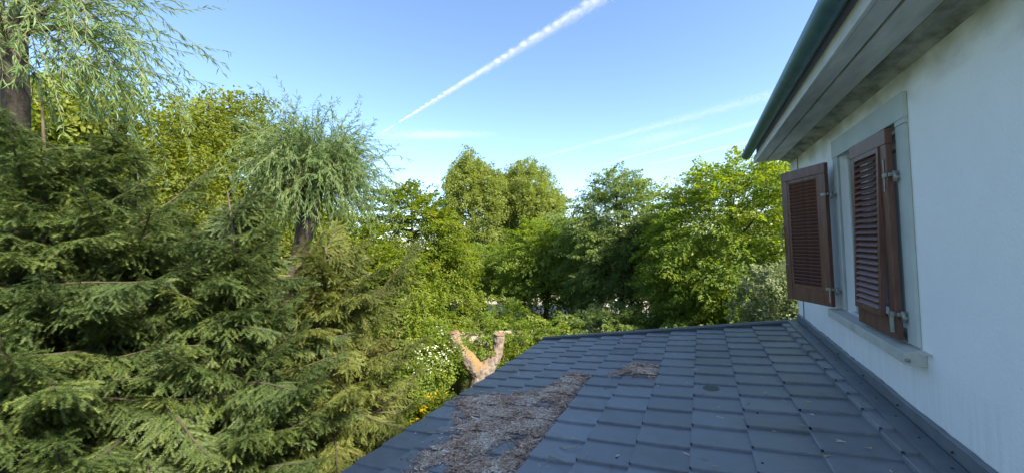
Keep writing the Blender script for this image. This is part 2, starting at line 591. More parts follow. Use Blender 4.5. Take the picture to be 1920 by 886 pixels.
mb.extrude_y([(1.16, -0.773), (1.16, -0.769), (WX - .003, -0.766), (WX - .003, -0.77)], 3.17, 3.236)
mb.build('sill_end_plate', M['sill'], win)
mb = MB()
mb.tube([(1.105, 3.236, -.823), (1.105, 3.215, -.823)], [.011, .010], 10)
mb.build('sill_bolt', M['iron'], win, smooth=True)
mb = MB()        # inner rebate frame
FX0, FX1 = WX + .055, WX + .13
mb.box(FX0, FX1, WY1 - .030, WY1 - .001, WZ0 + .012, WZ1 - .03)
mb.box(FX0, FX1, WY0 + .001, WY0 + .030, WZ0 + .012, WZ1 - .03)
mb.box(FX0, FX1, WY0 + .001, WY1 - .001, WZ1 - .0295, WZ1 - .001)
mb.build('rebate_frame', M['surround'], win, bevel=0.003)
mb = MB()
GXX = WX + .20
for y0, y1 in ((WY0 + .002, WY0 + .06), (4.005, 4.065), (WY1 - .06, WY1 - .002)):
    mb.box(GXX, GXX + .05, y0, y1, WZ0 + .02, WZ1 - .003)
mb.box(GXX + .002, GXX + .048, WY0 + .0605, 4.0045, WZ1 - .07, WZ1 - .004)
mb.box(GXX + .002, GXX + .048, 4.0655, WY1 - .0605, WZ1 - .07, WZ1 - .004)
mb.box(GXX + .002, GXX + .048, WY0 + .0605, 4.0045, WZ0 + .021, WZ0 + .09)
mb.box(GXX + .002, GXX + .048, 4.0655, WY1 - .0605, WZ0 + .021, WZ0 + .09)
mb.build('sash_frame', M['frame_grey'], win)
for y0, y1 in ((WY0 + .058, 4.007), (4.063, WY1 - .058)):
    mb = MB()
    mb.box(GXX + .02, GXX + .026, y0, y1, WZ0 + .085, WZ1 - .066)
    mb.build('pane', M['glass'], win)
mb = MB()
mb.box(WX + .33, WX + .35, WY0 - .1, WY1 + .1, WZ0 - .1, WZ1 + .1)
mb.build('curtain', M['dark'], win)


def shutter(hinge, ang, mirror, flap):
    """leaf in local space: y from 0 (hinge) to its width, x = thickness (outer face at -x); turned about the hinge"""
    Hh, Wd, T = 1.40, 0.615, 0.036
    st = 0.085
    sh = empty('shutter')
    sh.location = Vector(hinge) - house.location
    sh.rotation_euler = (0, 0, ang)
    sh.parent = house
    sg = mirror

    def part(mb, name, mat=M['shutter'], bevel=0.003, parent=sh, rot=None, loc=None, smooth=False):
        o = bpy.data.objects.new(name, mb.mesh(name, mat, smooth))
        COL.objects.link(o)
        o.parent = parent
        if loc: o.location = loc
        if rot: o.rotation_euler = rot
        if bevel:
            m_ = o.modifiers.new('bevel', 'BEVEL'); m_.width = bevel; m_.segments = 2; m_.limit_method = 'ANGLE'
        return o

    def bx(x0, x1, y0, y1, z0, z1):
        mb = MB()
        a, b = sorted((y0 * sg, y1 * sg))
        mb.box(x0, x1, a, b, z0, z1)
        return mb
    part(bx(-T / 2, T / 2, 0, st, 0, Hh - .102), 'stile')
    part(bx(-T / 2, T / 2, Wd - st, Wd, 0, Hh - .102), 'stile')
    part(bx(-T / 2 - .001, T / 2 + .001, 0, Wd, Hh - .10, Hh), 'top_rail')
    part(bx(-T / 2 + .001, T / 2 - .001, st + .0005, Wd - st - .0005, 0, .135), 'bottom_rail')
    # louvre field
    lz0, lz1 = 0.137, Hh - .104
    ly0, ly1 = st + .002, Wd - st - .002
    par, off = sh, 0.0
    fr = 0.03
    hinge_z = lz1
    rot = (0, 0.032 if flap else 0.0, 0)
    px = -0.012 if flap else 0.0

    def lp(mb, name, bevel=.002):
        return part(mb, name, bevel=bevel, rot=rot, loc=(px, 0, hinge_z))
    T2 = 0.030
    lp(bx(-T2 / 2, T2 / 2, ly0, ly0 + fr, lz0 - hinge_z, 0), 'louvre_stile')
    lp(bx(-T2 / 2, T2 / 2, ly1 - fr, ly1, lz0 - hinge_z, 0), 'louvre_stile')
    lp(bx(-T2 / 2 + .001, T2 / 2 - .001, ly0 + fr, ly1 - fr, lz0 - hinge_z, lz0 - hinge_z + .04), 'louvre_rail')
    lp(bx(-T2 / 2 + .001, T2 / 2 - .001, ly0 + fr, ly1 - fr, -.035, 0), 'louvre_rail')
    ns = 30 if not flap else 25
    z0, z1 = lz0 - hinge_z + .04, -.035
    pitch = (z1 - z0) / ns
    a = rad(48) if flap else rad(-50)
    me = None
    base = part(MB_slat(sg, ly0 + fr - .004, ly1 - fr + .004, a, pitch), 'slat', bevel=0)
    for k in range(ns):
        o = base if k == 0 else base.copy()
        if k: COL.objects.link(o)
        o.parent = sh
        o.rotation_euler = rot
        zz = z0 + pitch * (k + .5)
        o.location = Vector((px, 0, hinge_z)) + Matrix.Rotation(rot[1], 3, 'Y') @ Vector((0, 0, zz))
    return sh, part, bx


def MB_slat(sg, y0, y1, a, pitch):
    mb = MB()
    hw, th = 0.0265, 0.0035
    prof = []
    for u, v in ((-hw, -th), (hw, -th), (hw, th), (-hw, th)):
        x = u * math.cos(a) - v * math.sin(a)
        z = u * math.sin(a) + v * math.cos(a)
        prof.append((x, z))
    a0, b0 = sorted((y0 * sg, y1 * sg))
    mb.extrude_y(prof, a0, b0)
    return mb


# near leaf: closed, hinged at the near jamb
sh1, part1, bx1 = shutter((1.145, 3.425, -0.74), rad(2.0), 1, True)
tag(sh1, 'closed near shutter leaf with its louvred flap pushed out at the foot')
# far leaf: swung open, hinged at the far jamb
sh2, part2, bx2 = shutter((1.112, 4.725, -0.74), rad(25.5), 1, False)
tag(sh2, 'open far shutter leaf standing off the wall')


def hinge_iron(sh, part, z, low):
    mb = MB()
    mb.box(-.026, -.019, -.01, .055, z - .014, z + .014)
    mb.box(-.019, .03, -.03, -.012, z - .012, z + .012)
    part(mb, 'hinge_strap', M['iron'], .002)
    mb = MB()
    mb.tube([(.012, -.032, z - .05), (.012, -.032, z + .022)], [.013, .013], 10)
    part(mb, 'hinge_pin', M['iron'], 0, smooth=True)
    mb = MB()
    mb.box(.012, .055, -.045, -.028, z - .03, z - .008)
    part(mb, 'hinge_bracket', M['iron'], .002)


for s_, p_ in ((sh1, part1), (sh2, part2)):
    hinge_iron(s_, p_, 1.09, False)
    hinge_iron(s_, p_, 0.17, True)
# long plate on the near leaf, catch lever hanging by the lower hinge
mb = MB()
mb.box(-.024, -.0185, .028, .042, .98, 1.20)
part1(mb, 'hinge_plate', M['iron'], .002)
mb = MB()
mb.box(-.05, -.03, -.012, .006, .05, .16)
mb.box(-.048, -.03, -.02, .02, .15, .185)
part1(mb, 'catch_lever', M['iron'], .003)
# bolt rod on the open leaf
mb = MB()
mb.tube([(-.03, .605, .52), (-.034, .628, .60), (-.034, .632, .70), (-.03, .622, .78), (-.024, .60, .80)], [.006] * 5, 8)
part2(mb, 'shutter_bolt', M['iron'], 0, smooth=True)
mb = MB()
mb.tube([(-.022, .54, .385), (-.03, .565, .388), (-.024, .60, .385)], [.004] * 3, 6)
part2(mb, 'shutter_hook', M['iron'], 0, smooth=True)
mb = MB()
mb.box(-.0186, -.0175, .012, .026, .04, .17)
part2(mb, 'paint_chip', M['chip'], 0)

# ------------------------------------------------------------------ lean-to annex with the tiled roof
PZ0, SL = -1.29, 0.13


def roof_z(x):
    return PZ0 - SL * (1.18 - x)


annex = empty('lean_to_annex', (-0.8, 3.5, GROUND))
tag(annex, 'low lean-to annex roofed with slate blue metal tiles against the white wall', 'annex')
CP, RP = 0.3755, 0.3174            # course width, tile length
TH = 0.030
XL = [0.984 - CP * k for k in range(11)]
YK = [2.704 + RP * k for k in range(-7, 13)]


def tile_mesh(w, seed, flat=False):
    """one pressed metal tile: raised at its lower (left) edge and at its near edge, skirts folded down on both, notched corner"""
    rnd = random.Random(seed)
    mb = MB()
    Lu, Lv = w + (0.02 if not flat else 0.0), RP + 0.03
    du, dv = (0.030 / CP) if not flat else 0.02, 0.019 / RP
    wob = [rnd.uniform(-.0014, .0014) for _ in range(8)]
    sl = SL

    def P_(u, v, d=0.0):
        z = sl * u - du * u - dv * v - d + wob[int(u > Lu / 2)] * (v / Lv) + wob[2 + int(v > Lv / 2)] * (u / Lu)
        return (u, v, z)
    e = 0.006
    us = [e, Lu * .5, Lu]
    vs = [e, Lv * .5, Lv]
    for i in range(2):
        for j in range(2):
            mb.poly([P_(us[i], vs[j]), P_(us[i + 1], vs[j]), P_(us[i + 1], vs[j + 1]), P_(us[i], vs[j + 1])])
    nt_ = 0.014
    hs = TH - .001
    # left chamfer + skirt
    mb.poly([P_(e, vs[2]), P_(0, vs[2], .004), P_(0, nt_, .004), P_(e, e)])
    mb.poly([P_(0, nt_, .004), P_(0, vs[2], .004), P_(.001, vs[2], hs), P_(.001, nt_, hs)])
    # near chamfer + skirt
    mb.poly([P_(e, e), P_(nt_, 0, .004), P_(us[2], 0, .004), P_(us[2], e)])
    mb.poly([P_(nt_, 0, .004), P_(nt_, .001, .026), P_(us[2], .001, .026), P_(us[2], 0, .004)])
    me = mb.mesh('roof_tile', M['tile'])
    return me


tile_meshes = [tile_mesh(CP, s) for s in range(5)]
narrow_meshes = [tile_mesh(0.088, 20 + s, True) for s in range(2)]
rt = random.Random(3)
for k, x in enumerate(XL):
    for y in YK:
        o = bpy.data.objects.new('roof_tile', tile_meshes[rt.randrange(5)])
        COL.objects.link(o)
        o.parent = annex
        o.location = Vector((x + rt.uniform(-.002, .002), y + rt.uniform(-.003, .003), roof_z(x) + rt.uniform(-.0012, .0012))) - annex.location
        o.rotation_euler = (rt.uniform(-.003, .003), rt.uniform(-.003, .003), rt.uniform(-.004, .004))
for y in YK:
    o = bpy.data.objects.new('edge_tile', narrow_meshes[rt.randrange(2)])
    COL.objects.link(o)
    o.parent = annex
    x = XL[0] + .003
    # the first full course ends under these: they lie on it
    o.location = Vector((x, y + .004 + rt.uniform(-.003, .003), roof_z(x) + .012)) - annex.location
# first course tiles would run on under the edge tiles and flashing: that is how they are laid
YN, YF = YK[0] - .02, 6.845
mb = MB()
mb.extrude_y([(XL[-1] + .03, roof_z(XL[-1]) - .06), (1.19, roof_z(1.19) - .06), (1.19, roof_z(1.19) - .2), (XL[-1] + .03, roof_z(XL[-1]) - .2)], YN, YF - .01)
mb.build('roof_deck', M['deck'], annex)
mb = MB()
mb.box(-2.55, WX - .004, 0.6, 6.70, GROUND, roof_z(-2.55) - .21)
mb.build('annex_wall', M['plaster'], annex)
# verge trim along the far edge: folded sheet with a raised lip
mb = MB()
xa, xb = XL[-1] - .03, 1.175


def vpt(x, y, dz):
    return (x, y, roof_z(x) + dz)


prof = [(6.812, .004), (6.812, .010), (6.838, .014), (6.841, .028), (6.866, .030), (6.870, -.09), (6.864, -.09), (6.860, .022), (6.846, .022), (6.844, .004)]
b = len(mb.v)
for x in (xa, xb):
    mb.v += [vpt(x, y, dz) for y, dz in prof]
n_ = len(prof)
for i in range(n_):
    j = (i + 1) % n_
    mb.f.append((i, n_ + i, n_ + j, j))
mb.f.append(tuple(range(n_)))
mb.f.append(tuple(reversed(range(n_, 2 * n_))))
mb.build('verge_trim', M['trim'], annex)
# wall flashing: flat apron, upstand with a wavy top edge
mb = MB()
mb.extrude_y([(1.060, roof_z(1.06) + .016), (1.062, roof_z(1.062) + .028), (1.172, roof_z(1.172) + .020), (1.178, roof_z(1.178) + .012), (1.178, roof_z(1.178) - .05), (1.062, roof_z(1.062) - .05)], YN, 6.86)
mb.build('flashing_apron', M['trim'], annex, bevel=.002)
mb = MB()
ny = 90
rr = random.Random(5)
prev = None
for i in range(ny + 1):
    y = YN + (6.862 - YN) * i / ny
    zt = -1.178 + 0.004 * math.sin(y * 5.1) + rr.uniform(-.0035, .0035)
    xo = 1.180 + 0.002 * math.sin(y * 2.3)
    cur = [(xo, y, roof_z(1.18) - .02), (xo - .001, y, zt - .014), (xo - .010, y, zt - .004), (xo - .006, y, zt), (WX - .002, y, zt + .004), (WX - .002, y, roof_z(1.18) - .02)]
    if prev:
        for a in range(5):
            mb.poly([prev[a], cur[a], cur[a + 1], prev[a + 1]])
    else:
        mb.poly(cur)
    prev = cur
mb.poly(list(reversed(prev)))
mb.build('flashing_upstand', M['trim'], annex)
sm = MB()
sm.tube([(0, 0, 0), (0, 0, .004), (0, 0, .007)], [.008, .008, .004], 10)
sme = sm.mesh('screw', M['screw'], True)
for k in range(-6, 15):
    o = bpy.data.objects.new('screw', sme)
    COL.objects.link(o)
    o.parent = annex
    x, y = 1.122, 2.20 + .3255 * k + rr.uniform(-.012, .012)
    if y > 6.8 or y < YN: continue
    o.location = Vector((x, y, roof_z(x) + .021)) - annex.location
    if k % 2 == 0:
        o2 = o.copy()
        COL.objects.link(o2)
        o2.location = Vector((1.174, y + .12, roof_z(1.174) + .05)) - annex.location
        o2.rotation_euler = (0, -1.35, 0)
# a few nail heads on the tiles
for x, y in ((0.33, 3.62), (0.27, 2.83), (-0.62, 2.80), (-1.02, 4.22), (-2.49, 4.95), (-2.55, 6.1), (-2.62, 3.16), (-.05, 2.5), (0.55, 5.2), (-1.5, 5.6)):
    o = bpy.data.objects.new('nail_head', sme)
    COL.objects.link(o)
    o.parent = annex
    i = int((XL[0] - x) / CP) + 1
    xl = XL[0] - CP * i
    kk = math.floor((y - YK[0]) / RP)
    yl = YK[0] + RP * kk
    o.location = Vector((x, y, roof_z(xl) + (SL - .03 / CP) * (x - xl) - (.019 / RP) * (y - yl) - .001)) - annex.location
# moss patch on one tile
M['moss'] = surf_mat('dry_olive_moss_film', (0.10, 0.105, 0.075), (0.15, 0.15, 0.11), scale=25, rough=0.95, bump=.4, bscale=120)


def tile_surface(x, y):
    i = math.ceil((XL[0] - x) / CP - 1e-6)
    i = max(0, min(10, i))
    xl = XL[0] - CP * i
    kk = math.floor((y - YK[0]) / RP)
    yl = YK[0] + RP * kk
    return roof_z(xl) + (SL - .03 / CP) * (x - xl) - (.019 / RP) * (y - yl)


mb = MB()
mrnd = random.Random(8)
ring = []
for a in np.linspace(0, 2 * math.pi, 26, endpoint=False):
    rx, ry = .075 + mrnd.uniform(-.006, .006), .085 + mrnd.uniform(-.006, .006)
    x, y = 0.01 + rx * math.cos(a), 4.185 + ry * math.sin(a)
    y = min(y, 4.262)
    ring.append((x, y, tile_surface(x, min(y, 4.262)) + .003))
mb.poly(ring)
mb.build('moss_patch', M['moss'], annex)

# ------------------------------------------------------------------ litter on the roof
POLY_MAIN = [(-2.0, 1.9), (-2.11, 2.31), (-2.24, 2.61), (-2.14, 2.78), (-2.14, 3.02), (-2.39, 3.42), (-2.70, 3.80), (-2.70, 3.9), (-2.46, 3.98), (-1.91, 4.03), (-1.66, 4.25), (-1.60, 4.5),
             (-1.66, 4.66), (-1.5, 4.74), (-1.31, 4.68), (-1.285, 4.01), (-1.283, 3.28), (-1.285, 2.71), (-1.285, 1.6)]
HOLES = [[(-1.68, 2.62), (-1.62, 2.80), (-1.56, 2.96), (-1.45, 3.0), (-1.43, 2.82), (-1.53, 2.62)],
         [(-1.97, 2.25), (-2.0, 2.57), (-1.82, 2.48), (-1.72, 2.30)],
         [(-1.60, 3.62), (-1.62, 3.74), (-1.42, 3.78), (-1.40, 3.68)]]
POLY_SMALL = [(-1.06, 4.70), (-0.92, 4.94), (-0.77, 5.05), (-0.55, 5.0), (-0.533, 4.6), (-0.60, 4.56), (-0.80, 4.62)]


def inside(poly, x, y):
    c = np.zeros(len(x), bool)
    j = len(poly) - 1
    for i in range(len(poly)):
        xi, yi = poly[i]
        xj, yj = poly[j]
        c ^= ((yi > y) != (yj > y)) & (x < (xj - xi) * (y - yi) / (yj - yi + 1e-12) + xi)
        j = i
    return c


def edge_dist(poly, x, y):
    d = np.full(len(x), 9.0)
    for i in range(len(poly)):
        x0, y0 = poly[i]
        x1, y1 = poly[(i + 1) % len(poly)]
        ex, ey = x1 - x0, y1 - y0
        t = np.clip(((x - x0) * ex + (y - y0) * ey) / (ex * ex + ey * ey + 1e-12), 0, 1)
        d = np.minimum(d, np.hypot(x - x0 - t * ex, y - y0 - t * ey))
    return d


def tile_surface_np(x, y):
    i = np.clip(np.ceil((XL[0] - x) / CP - 1e-6), 0, 10)
    xl = XL[0] - CP * i
    yl = YK[0] + RP * np.floor((y - YK[0]) / RP)
    return PZ0 - SL * (1.18 - xl) + (SL - .03 / CP) * (x - xl) - (.019 / RP) * (y - yl)


M['litter'] = None
m, n, out = new_mat('dry_needles_and_bark_litter')
at_ = N(n, 'ShaderNodeAttribute')
at_.attribute_name = 'tone'
r = ramp(n, at_.outputs['Fac'], [(0.0, (.20, .11, .07)), (0.3, (.44, .27, .175)), (0.6, (.64, .44, .31)), (0.82, (.78, .60, .45)), (1.0, (.86, .76, .62))])
p = N(n, 'ShaderNodeBsdfPrincipled')
p.inputs['Roughness'].default_value = 0.85
p.inputs['Specular IOR Level'].default_value = 0.2
n.links.new(r.outputs[0], p.inputs['Base Color'])
n.links.new(p.outputs[0], out.inputs[0])
M['litter'] = m


def litter(name, poly, holes, count, height, label, stray):
    xs = [p_[0] for p_ in poly]
    ys_ = [p_[1] for p_ in poly]
    x = RNG.uniform(min(xs) - .15, max(xs) + (.02), count * 3)
    y = RNG.uniform(min(ys_) - .15, max(ys_) + .15, count * 3)
    d = edge_dist(poly, x, y)
    ins = inside(poly, x, y)
    wob = 0.035 * np.sin(x * 23 + 3 * np.sin(y * 17)) + .03 * np.sin(y * 31 + 2 * np.sin(x * 27))
    sd = np.where(ins, d, -d) + wob * np.where(x > max(xs) - .12, 0.15, 1)
    for h in holes:
        hd = edge_dist(h, x, y)
        hs_ = np.where(inside(h, x, y), -hd, hd)
        sd = np.minimum(sd, hs_ + wob * .5 + .01)
    keep = (sd > 0) | ((sd > -.13) & (RNG.random(len(x)) < stray * np.exp(sd * 22)) & (x < max(xs) + .01))
    # thinner towards its rim
    keep &= RNG.random(len(x)) < np.clip(.35 + sd * 9, .25, 1)
    x, y, sd = x[keep][:count], y[keep][:count], sd[keep][:count]
    k = len(x)
    hgt = np.clip(sd, 0, .12) / .12 * height * (0.75 + .5 * np.sin(x * 9 + y * 7) ** 2)
    base = tile_surface_np(x, y)
    z = base + .003 + hgt * RNG.uniform(.55, 1.0, k) + RNG.uniform(0, .006, k)
    # heap lies level over the tile steps
    L = RNG.gamma(3.2, .0085, k) + .010
    w = RNG.uniform(.0022, .0062, k) * np.where(RNG.random(k) < .12, 2.6, 1)
    az = RNG.uniform(0, 2 * np.pi, k)
    el = RNG.normal(0, .16, k) * np.clip(hgt / .02, .25, 1)
    A = np.stack([np.cos(az) * np.cos(el), np.sin(az) * np.cos(el), np.sin(el)], 1)
    Uv = np.array([0, 0, 1.])
    B = np.cross(A, Uv)
    B /= np.linalg.norm(B, axis=1, keepdims=True)
    C = np.cross(B, A)
    P0 = np.stack([x, y, z], 1)
    h = w * .5
    bend = RNG.normal(0, .18, k)[:, None] * L[:, None]
    quads = []
    a0 = P0 - A * L[:, None] / 2
    a1 = P0 + B * bend
    a2 = P0 + A * L[:, None] / 2
    for s0, s1 in ((a0, a1), (a1, a2)):
        bw, cw = B * w[:, None] / 2, C * h[:, None]
        quads.append(np.stack([s0 - bw, s1 - bw, s1 + cw, s0 + cw], 1))
        quads.append(np.stack([s0 + cw, s1 + cw, s1 + bw, s0 + bw], 1))
    V = np.concatenate(quads, 1).reshape(-1, 3)
    tone = np.clip(RNG.beta(1.5, 1.15, k) + .12 * np.sin(x * 11 + 2 * np.sin(y * 7)) - .22 * (1 - np.clip(hgt / .02, 0, 1)) * (height > 0), 0, 1)
    o = np_mesh(name, V, 4, M['litter'], tone=tone)
    o['kind'] = 'stuff'
    o['label'] = label
    o['category'] = 'litter'
    return o


litter('leaf_litter', POLY_MAIN, HOLES, 27000, .028, 'large drift of dry brown needles and bark bits along the roof tiles', .45)
litter('leaf_litter', POLY_SMALL, [], 4200, .024, 'small heap of dry brown needles on the roof tiles', .3)
litter('scattered_needles', [(-2.7, 1.2), (-2.7, 6.6), (0.9, 6.6), (0.9, 1.2)], [], 420, 0.0, 'sparse dry needles scattered over the bare roof tiles', 0)
M['drytwig'] = surf_mat('bleached_dry_twig', (0.30, 0.24, 0.17), (0.48, 0.40, 0.30), rough=0.8)
TWIGS = [([(-2.47, 2.99), (-2.3, 3.02), (-2.15, 3.07)], .005, 'straight pale twig lying left of the large needle drift'),
         ([(-2.05, 3.12), (-1.9, 3.24), (-1.72, 3.42), (-1.62, 3.50), (-1.42, 3.55)], .006, 'long bent pale twig lying across the large needle drift'),
         ([(-1.86, 4.16), (-1.74, 4.0), (-1.64, 3.86)], .005, 'short pale twig at the far rim of the large needle drift'),
         ([(-1.08, 2.90), (-1.02, 2.87), (-0.96, 2.90), (-.93, 2.96)], .006, 'small curled dark twig on a bare tile beside the drift'),
         ([(-1.11, 2.74), (-1.02, 2.70), (-0.93, 2.65)], .0045, 'thin dark straight twig on a bare tile below the curled one'),
         ([(-1.00, 4.52), (-.92, 4.60), (-.86, 4.68)], .004, 'thin twig sticking out of the small needle heap'),
         ([(-1.93, 3.66), (-1.84, 3.52), (-1.82, 3.36)], .005, 'pale twig lying upright in the middle of the needle drift'),
         ([(-1.62, 2.55), (-1.45, 2.62), (-1.36, 2.7)], .004, 'thin pale twig near the lower end of the needle drift')]
for k, (pp, rd, lab) in enumerate(TWIGS):
    mb = MB()
    pts = [(x, y, tile_surface(x, y) + (.008 if k in (0, 3, 4, 5) else .030)) for x, y in pp]
    zf = max(p_[2] - roof_z(p_[0]) for p_ in pts)
    pts = [(x, y, roof_z(x) + zf) for x, y, z in pts]
    mb.tube(pts, [rd] + [rd * .85] * (len(pts) - 2) + [rd * .5], 6)
    tag(mb.build('dry_twig', M['drytwig'], smooth=True), lab, 'twig')

# ------------------------------------------------------------------ foliage tools
def unit(a):
    return a / (np.linalg.norm(a, axis=-1, keepdims=True) + 1e-9)


def leaves(P, A, Nn, L, W, fold=.18):
    A = unit(A)
    B = unit(np.cross(Nn, A))
    C = np.cross(A, B)
    L = L[:, None]
    W = W[:, None]
    tip = P + A * L - C * L * .12
    s1 = P + A * L * .42 + B * W * .5 + C * W * fold
    s2 = P + A * L * .42 - B * W * .5 + C * W * fold
    return np.stack([P, s1, tip, P, tip, s2], 1).reshape(-1, 3)     # two triangles per leaf


def limb(mb, p0, p1, r0_, r1_, sag, rnd, n=7, seg=6):
    pts, rr_ = [], []
    p0, p1 = Vector(p0), Vector(p1)
    side = (p1 - p0).orthogonal().normalized()
    for i in range(seg + 1):
        t = i / seg
        q = p0.lerp(p1, t) + Vector((0, 0, sag * math.sin(math.pi * t)))
        q += side * (rnd.uniform(-1, 1) * .05 * (p1 - p0).length * math.sin(math.pi * t))
        pts.append(q)
        rr_.append(r0_ * (1 - t) + r1_ * t)
    mb.tube(pts, rr_, n, cap=False)


def broadleaf(name, label, cat_group, xy, top, base_z, rx, mat, seed, nspray=900, per=46, leaf=.085, spray=.75, style='tier',
              low=None, trunk_r=.16, ry=None, lobes=None, shape=1.0, droop=.25, group='broadleaf trees behind the roof', cat='tree', parts=True):
    """tapered trunk with limbs; crown of leaf sprays spread through an uneven outline"""
    rng = np.random.default_rng(seed)
    rnd = random.Random(seed)
    ry = ry or rx
    if style == 'tier':                          # fewer, fuller boughs
        nspray, per, spray = int(nspray * .52), int(per * 1.95), spray * 1.3
    x0, y0 = xy
    low = base_z + .25 * (top - base_z) if low is None else low
    root = empty(name, (x0, y0, base_z))
    tag(root, label, cat, group)
    cz, rz = (top + low) / 2, (top - low) / 2
    # trunk
    mb = MB()
    tp = [(x0, y0, base_z - .05)]
    tr = [trunk_r * 1.25]
    for i in range(1, 8):
        t = i / 7
        tp.append((x0 + rnd.uniform(-.12, .12) * rx * .3, y0 + rnd.uniform(-.12, .12) * rx * .3, base_z + (top - .3 - base_z) * t))
        tr.append(trunk_r * (1 - .88 * t))
    mb.tube(tp, tr, 9)
    for i in range(16):
        a = rnd.uniform(0, 2 * math.pi)
        t = rnd.uniform(.25, .85)
        p0 = Vector((x0, y0, base_z + (top - base_z) * t))
        z1 = min(top - .2, p0.z + rnd.uniform(.2, .9) * rz * .5)
        q = math.sqrt(max(.05, 1 - ((z1 - cz) / rz) ** 2)) * .85
        p1 = Vector((x0 + rx * q * math.cos(a), y0 + ry * q * math.sin(a), z1))
        limb(mb, p0, p1, trunk_r * .4 * (1 - t * .6), .012, -.05, rnd, 6)
    mb.build('trunk', M['bark'], root, smooth=True)
    # spray positions
    n_ = nspray
    d = unit(rng.normal(size=(n_ * 2, 3)))
    if style == 'tier':
        d = d[d[:, 2] > -.75][:n_]
    else:
        d = d[:n_]
    n_ = len(d)
    ph = rng.uniform(0, 6.28, 8)
    fr = unit(rng.normal(size=(8, 3))) * rng.uniform(3, 8, (8, 1))
    lump = 1 + (.30 if style == 'tier' else .42) * np.mean(np.cos(d @ fr.T + ph), axis=1) * 1.9
    rr_ = rng.random(n_) ** .33
    rr_ = np.where(rng.random(n_) < .5, .78 + .22 * rng.random(n_), rr_)
    # crown profile: shape>1 gives a narrower top
    zz = d[:, 2]
    taper = np.where(zz > 0, 1 - (shape - 1) * .35 * zz, 1)
    Pc = np.stack([x0 + d[:, 0] * rx * taper * lump * rr_, y0 + d[:, 1] * ry * taper * lump * rr_, cz + zz * rz * (0.75 + .25 * lump) * rr_], 1)
    if style == 'round' and nspray > 900:        # big crowns are built of billows with gaps between
        nc = 46
        cd = unit(rng.normal(size=(nc, 3)))
        cd[:, 2] = np.clip(cd[:, 2], -.85, 1)
        cl = 1 + .34 * np.mean(np.cos(cd @ fr.T + ph), axis=1) * 1.9
        ctap = np.where(cd[:, 2] > 0, 1 - (shape - 1) * .5 * cd[:, 2], 1)
        cr = rng.uniform(.5, .92, nc)
        Cc = np.stack([x0 + cd[:, 0] * rx * ctap * cl * cr, y0 + cd[:, 1] * ry * ctap * cl * cr, cz + cd[:, 2] * rz * .95 * np.maximum(cr, .8)], 1)
        which = rng.integers(0, nc, n_)
        csz = rng.uniform(.22, .42, nc)[which][:, None]
        Pc = np.where(rng.random((n_, 1)) < .55, Cc[which] + d * csz * np.array([rx, ry, rx * .8]) * (rng.random((n_, 1)) ** .4), Pc)
    Pc[:, 2] = np.clip(Pc[:, 2], base_z + .1, None)
    out_ = unit(np.stack([Pc[:, 0] - x0, Pc[:, 1] - y0, np.zeros(n_)], 1) + rng.normal(0, .35, (n_, 3)) * [1, 1, 0])
    if style == 'tier':
        up = unit(np.array([0, 0, 1.]) + rng.normal(0, .22, (n_, 3)))
        ax = unit(out_ + np.array([0, 0, 1.]) * (rng.normal(-droop, .22, n_) + 1.0 * np.clip(zz, 0, 1) ** 2)[:, None])
    else:
        o3 = unit((Pc - np.array([x0, y0, cz])) / np.array([rx, ry, rz]))
        up = unit(o3 * .8 + np.array([0, 0, .5]) + rng.normal(0, .4, (n_, 3)))
        ax = unit(o3 + rng.normal(0, .6, (n_, 3)))
    sidev = unit(np.cross(up, ax))
    up = np.cross(ax, sidev)
    ls = spray * rng.uniform(.55, 1.25, n_)
    # leaves of a spray
    tot = n_ * per
    idx = np.repeat(np.arange(n_), per)
    s = rng.random(tot) ** .8
    wdt = (1 - s * .75) * .42
    lat = rng.uniform(-1, 1, tot) * wdt
    thick = rng.normal(0, .035 if style == 'tier' else .20, tot)
    ll = ls[idx]
    P = Pc[idx] + ax[idx] * ((s - .35) * ll)[:, None] + sidev[idx] * (lat * ll)[:, None] + up[idx] * (thick * ll)[:, None]
    P[:, 2] -= (np.abs(lat) * .25 + s * s * .16) * ll
    A = ax[idx] * .8 + sidev[idx] * (np.sign(lat) * .75)[:, None] + rng.normal(0, .3, (tot, 3)) + np.array([0, 0, -.22])
    Nn = up[idx] + rng.normal(0, .38, (tot, 3))
    L = leaf * rng.uniform(.65, 1.25, tot)
    V = leaves(P, A, Nn, L, L * rng.uniform(.55, .75, tot))
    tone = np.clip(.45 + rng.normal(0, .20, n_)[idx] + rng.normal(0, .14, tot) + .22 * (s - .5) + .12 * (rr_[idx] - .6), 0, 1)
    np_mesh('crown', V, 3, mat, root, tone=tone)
    return root


def ground_xy(px, d):
    q = at(px, 470, d)
    return (q.x, q.y)


def top_z(px, py, d):
    return at(px, py, d).z


# ------------------------------------------------------------------ background trees
G = GROUND
BT = 'broadleaf trees behind the roof'
d = 34
broadleaf('tall_tree', 'tall pale green tree with a pointed crown, left one of the tall pair', None, ground_xy(890, d), top_z(890, 283, d), G, 2.85, L_TALL, 21, 2700, 44, .16, .95, 'round', low=-3.6, trunk_r=.28, ry=2.6, shape=1.3, group='tall pale trees in the distance')
d = 35
broadleaf('tall_tree', 'tall pale green tree with a rounded crown, right one of the tall pair', None, ground_xy(990, d), top_z(985, 305, d), G, 3.6, L_TALL, 22, 3000, 44, .16, .95, 'round', low=-3.6, trunk_r=.28, ry=2.9, shape=1.3, group='tall pale trees in the distance')
d = 16
broadleaf('hornbeam_tree', 'bright lime green tree left of the tall pale pair', None, ground_xy(775, d), top_z(775, 340, d), G, 2.35, L_LIME, 31, 1687, 44, .10, .85, low=-4.2, shape=1.2, group=BT)
d = 21
